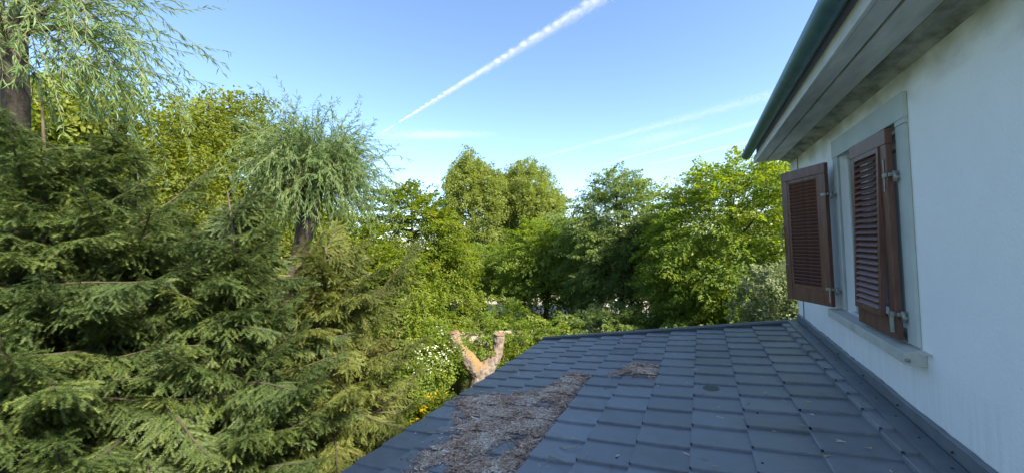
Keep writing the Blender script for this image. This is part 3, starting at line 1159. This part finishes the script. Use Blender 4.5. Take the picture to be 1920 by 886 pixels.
broadleaf('hornbeam_tree', 'mid green tree with a visible dark trunk in front of the tall pale pair', None, ground_xy(1022, d), top_z(1022, 415, d), G, 2.6, L_FRESH, 32, 1417, 44, .11, .9, low=-4.4, shape=1.2, group=BT)
d = 18
broadleaf('hornbeam_tree', 'dark green pointed tree between the tall pale pair and the big right tree', None, ground_xy(1160, d), top_z(1160, 322, d), G, 2.3, L_MID2, 33, 1822, 44, .10, .85, low=-4.2, shape=1.8, group=BT)
d = 15.5
broadleaf('hornbeam_tree', 'large bright green tree standing beside the house corner', None, ground_xy(1375, d), top_z(1360, 300, d), G, 3.0, L_FRESH, 34, 2835, 46, .095, .85, low=-4.2, shape=1.15, group=BT)
d = 15
broadleaf('broadleaf_tree', 'olive yellow tree with a broad rounded crown behind the curly willow', None, ground_xy(440, d), top_z(430, 186, d), G, 2.7, L_OLIVE, 41, 2500, 44, .10, .75, 'round', low=-3.6, shape=1.1, group=BT)
d = 13.5
broadleaf('broadleaf_tree', 'olive green tree at the far left behind the dark fir', None, ground_xy(225, d), top_z(240, 160, d), G, 2.6, L_OLIVE, 42, 2300, 44, .10, .75, 'round', low=-3.6, shape=1.1, group=BT)
d = 14.5
broadleaf('hornbeam_tree', 'sunlit lime tree glowing through gaps under the curly willow', None, ground_xy(615, d), top_z(620, 385, d), G, 2.3, L_LIME, 43, 1417, 44, .10, .8, low=-4.3, shape=1.0, group=BT)
d = 15
broadleaf('broadleaf_tree', 'green tree at the far left edge beyond the fir', None, ground_xy(20, d), top_z(40, 150, d), G, 2.8, L_MID, 44, 1215, 44, .11, .85, 'round', low=-3.6, shape=1.1, group=BT)
FILL = [
    ('mid green tree low behind the forked stump and garden wall', 905, 25, 455, 3.2, L_FRESH, 45, 1000, -4.0),
    ('lime green tree with low boughs right of the curly willow', 705, 12.6, 452, 1.75, L_LIME, 46, 900, -4.4),
    ('dark green tree in the gap left of the big right tree', 1245, 21, 400, 2.5, L_MID, 47, 1100, -4.3),
    ('mid green tree half hidden by the far shutter', 1475, 20, 345, 2.6, L_MID, 48, 1000, -4.3),
    ('lime green tree seen through the willow curtain', 530, 18.5, 340, 2.7, L_LIME, 49, 1000, -4.3),
    ('lime green tree behind the nearest fir', 335, 19, 262, 3.0, L_LIME, 50, 1100, -4.2),
    ('dark green tree with boughs over the gravel road', 1085, 24, 400, 2.8, L_MID2, 57, 1000, -4.2),
]
for lab, px, d, py, rx_, mt_, sd_, ns_, lw in FILL:
    broadleaf('hornbeam_tree', lab, None, ground_xy(px, d), top_z(px, py, d), G, rx_, mt_, sd_, ns_, 44, .06 + .0025 * d, .85, low=lw, shape=1.2, group=BT)
# lower storey
d = 13.5
broadleaf('bush', 'dark green bush low behind the far end of the tiled roof', None, ground_xy(1130, d), top_z(1130, 575, d), G, 1.5, L_MID2, 51, 520, 40, .085, .6, low=-4.5, trunk_r=.06, group='bushes behind the roof', cat='bush')
d = 14
broadleaf('bush', 'bright green bush under the big tree near the house corner', None, ground_xy(1300, d), top_z(1290, 520, d), G, 1.6, L_MID, 52, 560, 40, .085, .6, low=-4.5, trunk_r=.06, group='bushes behind the roof', cat='bush')
d = 10.5
broadleaf('bush', 'pale silvery green bush tucked against the house corner', None, ground_xy(1475, d), top_z(1470, 488, d), G, .95, L_PALE, 53, 520, 40, .075, .4, 'round', low=-3.6, trunk_r=.05, group='bushes behind the roof', cat='bush')
d = 17
broadleaf('bush', 'green bush with open branches left of the mid green tree', None, ground_xy(930, d), top_z(930, 555, d), G, 1.5, L_MID, 54, 260, 40, .09, .7, low=-4.3, trunk_r=.06, group='bushes behind the roof', cat='bush')
d = 12.3
broadleaf('clipped_bush', 'dense bright green clipped bush just left of the forked stump', None, ground_xy(850, d), top_z(850, 655, d), G, .85, L_MID, 55, 700, 40, .06, .30, 'round', low=-3.9, trunk_r=.05, group='bushes behind the roof', cat='bush')
d = 12.0
broadleaf('bush', 'yellow green bush at the roof corner right of the forked stump', None, ground_xy(975, d), top_z(970, 655, d), G, .9, L_LIME, 56, 380, 40, .06, .35, 'round', low=-3.9, trunk_r=.05, group='bushes behind the roof', cat='bush')


d = 13.4
broadleaf('bush', 'loose green bush hanging over the garden wall behind the forked stump', None, ground_xy(905, d), top_z(905, 585, d), G, 1.25, L_FRESH, 58, 150, 40, .085, .6, low=top_z(905, 700, d), trunk_r=.05, group='bushes behind the roof', cat='bush')
d = 13.2
broadleaf('bush', 'fresh green bush behind the far left corner of the tiled roof', None, ground_xy(1030, d), top_z(1030, 600, d), G, 1.35, L_FRESH, 59, 420, 40, .085, .6, low=-4.5, trunk_r=.05, group='bushes behind the roof', cat='bush')


def flowers(root, centre, rx, rz, count, size, mat, seed, name='blossom'):
    rng = np.random.default_rng(seed)
    dd = unit(rng.normal(size=(count, 3)))
    clus = rng.integers(0, max(4, count // 14), count)
    cd = unit(rng.normal(size=(count // 14 + 5, 3)))
    dd = unit(cd[clus] + dd * .22)
    P = np.array(centre) + dd * np.array([rx, rx, rz]) * rng.uniform(.85, 1.08, (count, 1))
    Vs = []
    for k in range(4):
        a = rng.uniform(0, 6.28, count)
        A = np.stack([np.cos(a), np.sin(a), rng.uniform(-.2, .6, count)], 1)
        Vs.append(leaves(P, A, dd + rng.normal(0, .3, (count, 3)), np.full(count, size), np.full(count, size * .8)).reshape(count, 6, 3))
    V = np.concatenate(Vs, 1)
    np_mesh(name, V, 3, mat, root, tone=rng.random(count))


d = 11.0
q = at(795, 640, d)
fb = broadleaf('flowering_bush', 'green bush covered in white blossom behind the dark fir', None, (q.x, q.y), at(800, 605, d).z, G, .86, L_FRESH, 61, 620, 40, .065, .45, 'round', low=at(800, 735, d).z, trunk_r=.05, group='flowering bushes', cat='bush')
flowers(fb, (q.x, q.y, (at(800, 605, d).z + at(800, 735, d).z) / 2), .90, .95, 700, .034, L_WHITE, 62)
d = 6.4
q = at(822, 765, d)
fb = broadleaf('flowering_bush', 'low bush with yellow flowers beside the left edge of the roof', None, (q.x, q.y), at(822, 740, d).z, G, .42, L_LIME, 63, 200, 36, .05, .26, 'round', low=at(822, 830, d).z, trunk_r=.03, group='flowering bushes', cat='bush')
flowers(fb, (q.x, q.y, (at(822, 740, d).z + at(822, 830, d).z) / 2), .42, .42, 330, .030, L_YELLOW, 64)

# ------------------------------------------------------------------ willows
def willow(name, label, head, base, seed, nshoot, length, leafL, lean=(0, 0), trunk_r=.17, updir=1.0):
    rng = np.random.default_rng(seed)
    rnd = random.Random(seed)
    root = empty(name, base)
    tag(root, label, 'tree', 'willows behind the fir')
    mb = MB()
    hd = Vector(head)
    bs = Vector(base)
    pts, rr_ = [], []
    for i in range(9):
        t = i / 8
        q = bs.lerp(hd, t) + Vector((lean[0] * math.sin(t * math.pi), lean[1] * math.sin(t * math.pi), 0))
        pts.append(q)
        rr_.append(trunk_r * (1.15 - .30 * t + (.16 if i >= 7 else 0)))
    mb.tube(pts, rr_, 12)
    for i in range(9):
        a = rnd.uniform(0, 6.28)
        limb(mb, hd - Vector((0, 0, .15)), hd + Vector((math.cos(a) * .42, math.sin(a) * .42, rnd.uniform(.15, .6))), trunk_r * .42, .02, .03, rnd, 7)
    mb.build('trunk', M['bark'], root, smooth=True)
    tw = MB()
    LP, LA, LN = [], [], []
    for k in range(nshoot):
        a = rnd.uniform(0, 2 * math.pi)
        el = rnd.triangular(-.35, 1.55, .95)
        r_ = rnd.uniform(.02, .62)
        p = hd + Vector((math.cos(a) * r_, math.sin(a) * r_, rnd.uniform(-.45, .45)))
        dv = Vector((math.cos(a) * math.cos(el), math.sin(a) * math.cos(el), math.sin(el)))
        ln = length * rnd.uniform(.45, 1.1)
        steps = 15
        pts = [p.copy()]
        spiky = rnd.random() < .45 and el > .4
        droopk = rnd.uniform(.015, .05) if spiky else rnd.uniform(.08, .26)
        for i in range(steps):
            dv = (dv + Vector((rnd.uniform(-.24, .24), rnd.uniform(-.24, .24), rnd.uniform(-.14, .14) - droopk))).normalized()
            p = p + dv * (ln / steps)
            pts.append(p.copy())
        tw.tube(pts, [.0055 - .004 * i / steps for i in range(steps + 1)], 3, cap=False)
        for i in range(2, steps):
            for _ in range(4):
                t = rnd.random()
                q = pts[i].lerp(pts[i + 1], t)
                ax = (pts[i + 1] - pts[i]).normalized()
                sd = Vector((rnd.uniform(-1, 1), rnd.uniform(-1, 1), rnd.uniform(-.6, .6)))
                LP.append(q)
                LA.append(ax * .8 + sd * .7 + Vector((0, 0, -.22)))
                LN.append((rnd.uniform(-1, 1), rnd.uniform(-1, 1), rnd.uniform(.2, 1)))
    tw.build('twigs', M['twig'], root)
    P, A, Nn = (np.array([tuple(v) for v in q]) for q in (LP, LA, LN))
    k = len(P)
    L = leafL * rng.uniform(.6, 1.25, k)
    V = leaves(P, A, Nn, L, L * .135, fold=.1)
    np_mesh('crown', V, 3, L_WILLOW, root, tone=np.clip(rng.normal(.5, .22, k), 0, 1))
    return root


d = 8.0
hd = at(595, 330, d)
bs = at(400, 470, d); bs.z = G
willow('curly_willow', 'pollarded curly willow with drooping narrow leaves above the dark fir', hd, bs, 71, 820, 1.22, .095, lean=(.12, 0), trunk_r=.15)
d = 6.8
hd = at(25, 45, d)
bs = at(30, 470, d); bs.z = G
willow('curly_willow', 'curly willow reaching into the sky at the top left', hd, bs, 72, 260, 1.75, .11, lean=(.1, 0), trunk_r=.10)

# ------------------------------------------------------------------ firs
def fir(name, label, base, top, rmax, mat, seed, nwhorl, per_whorl, tip=.12, low=G + .6, extra=(), density=1.0, droop=.28, power=.75):
    rng = np.random.default_rng(seed)
    rnd = random.Random(seed)
    bx_, by_ = base
    root = empty(name, (bx_, by_, G))
    tag(root, label, 'tree', 'dark firs left of the roof')
    mb = MB()
    Hh = top - G
    n_ = 10
    tp = [(bx_ + rnd.uniform(-.06, .06), by_ + rnd.uniform(-.04, .04), G - .05 + (Hh) * i / n_) for i in range(n_ + 1)]
    mb.tube(tp, [.14 * (1 - i / n_) ** 1.3 + .008 for i in range(n_ + 1)], 9)
    SP, SA, SN, SL_ = [], [], [], []
    ST, bt = [], [0.0]

    def add_shoot(p, a, nrm, l):
        SP.append(tuple(p)); SA.append(tuple(a)); SN.append(tuple(nrm)); SL_.append(l); ST.append(bt[0])

    def branch(p0, az, length, el0, dr, upturn, r_):
        bt[0] = rnd.gauss(0, .13)
        pts = [Vector(p0)]
        dv = Vector((math.cos(az) * math.cos(el0), math.sin(az) * math.cos(el0), math.sin(el0)))
        steps = max(6, int(length / .16))
        st = length / steps
        for i in range(steps):
            t = i / steps
            dv = (dv + Vector((rnd.uniform(-.06, .06), rnd.uniform(-.06, .06), (-dr * (1 - t) + upturn * t) * .35))).normalized()
            pts.append(pts[-1] + dv * st)
        mb.tube(pts, [r_ * .55 * (1 - .88 * i / steps) + .002 for i in range(steps + 1)], 5, cap=False)
        # side branchlets in the branch plane
        for i in range(1, steps + 1):
            t = i / steps
            if t < .16: continue
            ax = (pts[i] - pts[i - 1]).normalized()
            sd = ax.cross(Vector((0, 0, 1)))
            if sd.length < .1: sd = Vector((1, 0, 0))
            sd.normalize()
            nrm = sd.cross(ax)
            for s in (-1, 1):
                for rep in range(3):
                    if rnd.random() > density: continue
                    bl = (.13 + .30 * min(1, (1 - t) * 1.5)) * rnd.uniform(.65, 1.2) * min(1.25, .6 + length * .35)
                    q = pts[i - 1].lerp(pts[i], rnd.random())
                    da = (ax * rnd.uniform(.3, .95) + sd * s * rnd.uniform(.4, .9) + Vector((rnd.uniform(-.25, .25), rnd.uniform(-.25, .25), .12 - rnd.uniform(.1, 1.1) * (.35 + .65 * (1 - t))))).normalized()
                    m_ = max(1, int(bl / .065))
                    cur = q.copy()
                    for j in range(m_):
                        da = (da + Vector((rnd.uniform(-.08, .08), rnd.uniform(-.08, .08), -.07))).normalized()
                        nxt = cur + da * (bl / m_)
                        nl = (nrm + Vector((rnd.uniform(-.6, .6), rnd.uniform(-.6, .6), rnd.uniform(-.2, .2)))).normalized()
                        add_shoot(cur, da, nl, bl / m_ * 1.08)
                        if j >= 0 and m_ > 1:
                            sp = da.cross(nl).normalized()
                            for s2 in (-1, 1):
                                if rnd.random() < .85:
                                    l2 = rnd.uniform(.07, .15) * (1.15 - .5 * j / m_)
                                    add_shoot(cur, (da * .75 + sp * s2 * .75 + Vector((0, 0, -.45))).normalized(), nl, l2 * 1.2)
                        cur = nxt
        add_shoot(pts[-1], (pts[-1] - pts[-2]).normalized(), Vector((0, 0, 1)), .12)

    for w in range(nwhorl):
        t = (w + rnd.uniform(-.25, .25)) / nwhorl
        z = low + (top - .12 - low) * max(0, t)
        rl = rmax * (1 - max(0, t)) ** power + tip
        a0 = rnd.uniform(0, 6.28)
        for k in range(per_whorl if t < .8 else 5):
            az = a0 + 2 * math.pi * k / per_whorl + rnd.uniform(-.5, .5)
            ln = rl * rnd.uniform(.5, 1.18)
            branch((bx_, by_, z + rnd.uniform(-.2, .2)), az, ln, rnd.uniform(-.15, .45) + .5 * max(0, t), droop * rnd.uniform(.3, 1.5), rnd.uniform(.1, .5), .012 + .012 * ln)
    for (p0, az, ln, el, dr, up, r_) in extra:
        branch(p0, az, ln, el, dr, up, r_)
    # leader
    for k in range(5):
        add_shoot((bx_, by_, top - .15 + .06 * k), (rnd.uniform(-.3, .3), rnd.uniform(-.3, .3), 1), (1, 0, 0), .12)
    mb.build('trunk', M['firbark'], root, smooth=True)
    SP, SA, SN, SL_ = np.array(SP), unit(np.array(SA)), np.array(SN), np.array(SL_)
    ns = len(SP)
    B = unit(np.cross(SN, SA))
    C = np.cross(SA, B)
    NP_ = 14                                     # needles per side
    tone_s = np.clip(rng.normal(.42, .15, ns) + np.array(ST), 0, 1)
    V, T = [], []
    for s in (-1, 1):
        f = (np.arange(NP_) + rng.random((ns, NP_)) * .8) / NP_
        base_ = SP[:, None] + SA[:, None] * (f * SL_[:, None])[..., None]
        nl = .030 * rng.uniform(.75, 1.15, (ns, NP_)) * (1 - .35 * f)
        dirn = unit(SA[:, None] * (.42 + .5 * f[..., None]) + s * B[:, None] * .9 + C[:, None] * rng.normal(.22, .25, (ns, NP_))[..., None])
        wv_ = SA[:, None] * .0036
        tip_ = base_ + dirn * nl[..., None]
        V.append(np.stack([base_ - wv_, base_ + wv_, tip_], 2).reshape(-1, 3))
        T.append(np.clip(tone_s[:, None] + rng.normal(0, .08, (ns, NP_)) + .22 * (f - .5) * (SL_[:, None] < .2), 0, 1).ravel())
    V = np.concatenate(V)
    T = np.concatenate(T)
    print('FIR', name, 'shoots', ns, 'tris', len(T))
    np_mesh('crown', V, 3, mat, root, tone=T)
    return root


d = 6.3
fir('fir_tree', 'big dark green fir filling the lower left, nearest the viewer', ground_xy(250, d), top_z(250, 262, d), 2.5, L_FIR, 81, 17, 10, low=-3.9, power=.55)
d = 5.6
fir('fir_tree', 'smaller dark fir with a bare leaning leader in front of the curly willow', ground_xy(440, d), top_z(440, 350, d), 1.75, L_FIR, 82, 15, 9, low=-3.9, power=.6)
d = 6.4
ex = []
for (pa, pb, dd0, dd1) in (((505, 575), (600, 440), 6.2, 6.4), ((675, 590), (792, 455), 6.3, 6.5), ((560, 660), (480, 560), 6.0, 5.8)):
    p0, p1 = at(*pa, dd0), at(*pb, dd1)
    dv = p1 - p0
    ex.append((p0, math.atan2(dv.y, dv.x), dv.length, math.asin(dv.z / dv.length), .02, .05, .022))
fir('fir_tree', 'olive tinged fir with long branches slanting up beside the roof edge', ground_xy(610, d), top_z(610, 450, d), 1.85, L_FIRB, 83, 13, 10, low=-4.0, extra=ex, power=.45)
d = 6.0
fir('fir_tree', 'dark fir at the far left edge beside the nearest fir', ground_xy(80, d), top_z(80, 165, d), 2.1, L_FIR, 84, 16, 8, low=-3.9, power=.55)

# ------------------------------------------------------------------ forked stump
d = 11.0
stump = empty('tree_stump', (at(893, 760, d).x, at(893, 760, d).y, G))
tag(stump, 'forked tree stump with two sawn arms and orange lichen behind the roof edge', 'tree stump')
mb = MB()


def sw(pxs, rads):
    pts = [at(a, b_, d + dd) for a, b_, dd in pxs]
    # smooth resample
    P_, R_ = [], []
    for i in range(len(pts) - 1):
        a0 = pts[max(i - 1, 0)]; a1 = pts[i]; a2 = pts[i + 1]; a3 = pts[min(i + 2, len(pts) - 1)]
        for k in range(5):
            t = k / 5
            P_.append(.5 * ((2 * a1) + (a2 - a0) * t + (2 * a0 - 5 * a1 + 4 * a2 - a3) * t * t + (3 * a1 - a0 - 3 * a2 + a3) * t ** 3))
            R_.append(rads[i] * (1 - t) + rads[i + 1] * t)
    P_.append(pts[-1]); R_.append(rads[-1])
    mb.tube(P_, R_, 16)
    return P_


tb = at(900, 800, d); 
low_pt = 1010
sw([(893, low_pt, 0), (893, 800, 0), (896, 740, 0), (903, 700, 0), (906, 682, 0)], [.39, .34, .30, .285, .21])
pl = sw([(904, 712, 0), (893, 692, -.02), (872, 665, -.06), (856, 645, -.08), (850, 623, -.08)], [.23, .24, .20, .172, .165])
pr = sw([(904, 712, 0), (914, 688, .05), (929, 668, .1), (934, 648, .12), (936, 627, .12)], [.23, .235, .178, .158, .162])
trk = mb.build('trunk', M['stump'], stump, smooth=True)
rm = trk.modifiers.new('remesh', 'REMESH'); rm.mode = 'VOXEL'; rm.voxel_size = .028; rm.use_smooth_shade = True
tx = bpy.data.textures.new('bark_relief', 'CLOUDS'); tx.noise_scale = .11
dm = trk.modifiers.new('relief', 'DISPLACE'); dm.texture = tx; dm.strength = .075; dm.mid_level = .55
for P_, r_ in ((pl, .168), (pr, .164)):
    ax = (P_[-1] - P_[-2]).normalized()
    c = P_[-1] + ax * .035
    o1 = ax.orthogonal().normalized(); o2 = ax.cross(o1)
    me = MB()
    ring = [(math.cos(a) * r_ * (1 + .05 * math.sin(3 * a)), math.sin(a) * r_ * (1 + .04 * math.cos(2 * a))) for a in np.linspace(0, 2 * math.pi, 28, endpoint=False)]
    me.v = [(x, y, 0) for x, y in ring] + [(x, y, -.03) for x, y in ring]
    me.f = [tuple(range(28))] + [(i, 28 + i, 28 + (i + 1) % 28, (i + 1) % 28) for i in range(28)]
    o = bpy.data.objects.new('sawn_face', me.mesh('sawn_face', M['cut']))
    COL.objects.link(o)
    o.parent = stump
    o.location = c - stump.location
    o.rotation_euler = ax.to_track_quat('Z', 'Y').to_euler()
# side shoot with fresh leaves on the right arm
mb = MB()
q0 = at(932, 655, d + .1)
mb.tube([q0, at(943, 662, d + .05), at(950, 678, d + .02), at(944, 690, d)], [.022, .016, .011, .006], 7)
mb.build('side_shoot', M['bark'], stump, smooth=True)
rng = np.random.default_rng(5)
P = []
for (px, py, dd) in ((836, 650, -.3), (925, 655, -.12)):
    c = at(px, py, d + dd)
    P.append(np.array(c) + rng.normal(0, 1, (16, 3)) * [.06, .06, .10])
P = np.concatenate(P)
A = rng.normal(0, .4, (len(P), 3)) + [0, 0, -1]
np_mesh('fresh_leaves', leaves(P, A, rng.normal(size=(len(P), 3)), np.full(len(P), .12), np.full(len(P), .05)), 3, L_LIME, stump, tone=np.full(len(P), 1.0))

# ------------------------------------------------------------------ things glimpsed between the trees
M['creamwall'] = surf_mat('cream_garden_wall_plaster', (0.52, 0.44, 0.33), (0.66, 0.58, 0.46), scale=2, rough=0.9, bump=.2, bscale=20)
M['coping'] = surf_mat('pale_coping_stone', (0.36, 0.29, 0.22), (0.46, 0.38, 0.30), scale=4, rough=0.85)
M['redroof'] = surf_mat('terracotta_roof', (0.26, 0.085, 0.045), (0.38, 0.14, 0.075), scale=6, rough=0.85)
gw = empty('garden_wall', (*ground_xy(900, 14.5), G))
tag(gw, 'cream plastered garden wall with pale coping seen between the stump arms', 'wall')
a_, b_ = Vector((*ground_xy(760, 15.4), 0)), Vector((*ground_xy(1120, 14.8), 0))
zt = at(890, 627, 14.6).z
dv = (b_ - a_).normalized()
nv = Vector((-dv.y, dv.x, 0))
for nm, h0, h1, th_, mt in (('wall_body', G, zt, .12, M['creamwall']), ('coping', zt + .001, zt + .05, .15, M['coping'])):
    mb = MB()
    c4 = [a_ - nv * th_, b_ - nv * th_, b_ + nv * th_, a_ + nv * th_]
    mb.v = [(p_.x, p_.y, h0) for p_ in c4] + [(p_.x, p_.y, h1) for p_ in c4]
    mb.f = [(3, 2, 1, 0), (4, 5, 6, 7), (0, 1, 5, 4), (1, 2, 6, 5), (2, 3, 7, 6), (3, 0, 4, 7)]
    mb.build(nm, mt, gw)
# far cottage with a terracotta roof
hx, hy = ground_xy(955, 52)
ch = empty('cottage', (hx, hy, G))
tag(ch, 'distant cottage with a terracotta roof glimpsed through the tree gaps', 'house')
zr = at(955, 531, 52).z
mb = MB()
mb.box(hx - 4, hx + 4, hy, hy + 7, G, zr - 1.6)
mb.build('cottage_wall', M['creamwall'], ch)
mb = MB()
b = 0
mb.v = [(hx - 4.4, hy - .4, zr - 1.6), (hx + 4.4, hy - .4, zr - 1.6), (hx + 4.4, hy + 7.4, zr - 1.6), (hx - 4.4, hy + 7.4, zr - 1.6), (hx - 4.4, hy + 3.5, zr), (hx + 4.4, hy + 3.5, zr)]
mb.f = [(0, 1, 5, 4), (2, 3, 4, 5), (1, 2, 5), (3, 0, 4), (3, 2, 1, 0)]
mb.build('cottage_roof', M['redroof'], ch)
for x in (hx - 2.2, hx + 1.2):
    mb = MB()
    mb.box(x, x + 1.0, hy - .03, hy + .02, zr - 3.4, zr - 2.2)
    mb.build('cottage_window', M['glass'], ch)

# distant wood closing the horizon
rngw = np.random.default_rng(77)
kk = 26000
azs = rngw.uniform(-2.0, 1.2, kk)
dist = rngw.uniform(75, 120, kk)
hh = G + rngw.random(kk) * (4.2 + 1.1 * np.sin(azs * 9) + .8 * np.sin(azs * 23 + 1))
Pw = np.stack([np.sin(azs) * dist, np.cos(azs) * dist, hh], 1)
Lw = rngw.uniform(.5, 1.1, kk)
Vw = leaves(Pw, rngw.normal(size=(kk, 3)), rngw.normal(size=(kk, 3)), Lw, Lw * .8)
fw_o = np_mesh('far_woodland', Vw, 3, L_DARK, tone=rngw.random(kk))
tag(fw_o, 'far belt of dark green woodland along the horizon', 'woodland', kind='stuff')

# ------------------------------------------------------------------ contrails and wisps high above
m, n, out = new_mat('ice_crystal_flakes')
df = N(n, 'ShaderNodeBsdfDiffuse')
df.inputs['Color'].default_value = (.9, .9, .9, 1)
tl = N(n, 'ShaderNodeBsdfTranslucent')
tl.inputs['Color'].default_value = (.9, .9, .9, 1)
mx = N(n, 'ShaderNodeMixShader')
mx.inputs[0].default_value = .5
n.links.new(df.outputs[0], mx.inputs[1])
n.links.new(tl.outputs[0], mx.inputs[2])
n.links.new(mx.outputs[0], out.inputs[0])
M['ice'] = m


def trail(name, label, p0, p1, w0, w1, cover, seed, size=14.0, puff=0.0, lift=1.0, cat='contrail', group='contrails', fade0=.02, fade1=.02, one_sided=0.0, thick=.6):
    """a long drift of ice flakes: dense where the trail reads white, thin where the sky shows through"""
    rng = np.random.default_rng(seed)
    p0, p1 = np.array(p0, float), np.array(p1, float)
    ln = np.linalg.norm(p1 - p0)
    cnt = int(cover * ln * (w0 + w1) / 2 / (size * size * .45))
    t = rng.random(cnt * 2)
    keep = rng.random(cnt * 2) < (w0 + (w1 - w0) * t) / max(w0, w1) * np.clip(t / fade0, 0, 1) * np.clip((1 - t) / fade1, 0, 1)
    t = t[keep][:cnt]
    k = len(t)
    ax = (p1 - p0) / ln
    sd = np.cross(ax, [0, 0, 1.]); sd /= np.linalg.norm(sd)
    up = np.cross(sd, ax)
    w = w0 + (w1 - w0) * t
    u = rng.normal(0, .30, k)
    v = rng.normal(0, .25, k)
    if puff:
        # billows on the upper flank: pull flakes into rounded knots of different size
        nk = int(ln / (.55 * (w0 + w1) / 2))
        kt = np.sort(rng.random(nk))
        ks = rng.uniform(.25, 1.0, nk)
        j = np.clip(np.searchsorted(kt, t), 0, nk - 1)
        pick = rng.random(k) < .30
        t = np.where(pick, kt[j] + rng.normal(0, .22, k) * w / ln, t)
        v = np.where(pick, v * .45 + puff * ks[j], v)
    P = p0 + (p1 - p0) * t[:, None] + sd * (u * w * thick)[:, None] + up * (v * w * lift)[:, None]
    A = rng.normal(size=(k, 3)); Nn = rng.normal(size=(k, 3))
    L = size * 1.5 * rng.uniform(.6, 1.3, k)
    c = p0 * .5 + p1 * .5
    o = np_mesh(name, leaves(P - c, A, Nn, L, L * .8, 0), 3, M['ice'], tone=np.ones(k))
    o.location = c
    tag(o, label, cat, group)
    return o


trail('contrail', 'bright white lumpy contrail slanting up across the middle of the sky', (-6352, 7108, 3000), (2600, 3312, 3000), 50, 250, .34, 91, size=3.2, puff=.42, fade0=.005)
trail('contrail', 'short faint end of the bright contrail beside the willow tip', (-7450, 7560, 3000), (-6560, 7195, 3000), 40, 70, .15, 92, size=6, fade0=.2, fade1=.3)
trail('contrail', 'faint broad streak fanning out above the dark pointed tree', (-5701, 13021, 3000), (3600, 9220, 3000), 120, 620, .05, 93, size=3.5, fade0=.15, lift=.5)
trail('contrail', 'thin white contrail low in the sky, middle one on the right', (-3809, 15750, 3000), (3600, 11010, 3000), 65, 190, .13, 94, size=4, fade0=.15, lift=.8)
trail('contrail', 'thin white contrail lowest in the sky, touching the big right tree', (-1959, 16797, 3000), (4000, 13570, 3000), 70, 190, .14, 95, size=4, fade0=.15, lift=.8)
trail('cloud_wisp', 'small white cloud wisp under the tail of the bright contrail', (-7500, 7350, 2930), (-4700, 9150, 2930), 380, 220, .13, 96, size=4, cat='cloud', group='cloud wisps', fade0=.45, fade1=.5, lift=.8)
trail('cloud_wisp', 'pale feathery wisp between the two contrails on the right', (-2300, 13000, 3000), (300, 12200, 3060), 560, 380, .06, 97, size=4, cat='cloud', group='cloud wisps', fade0=.5, fade1=.5, lift=.8)
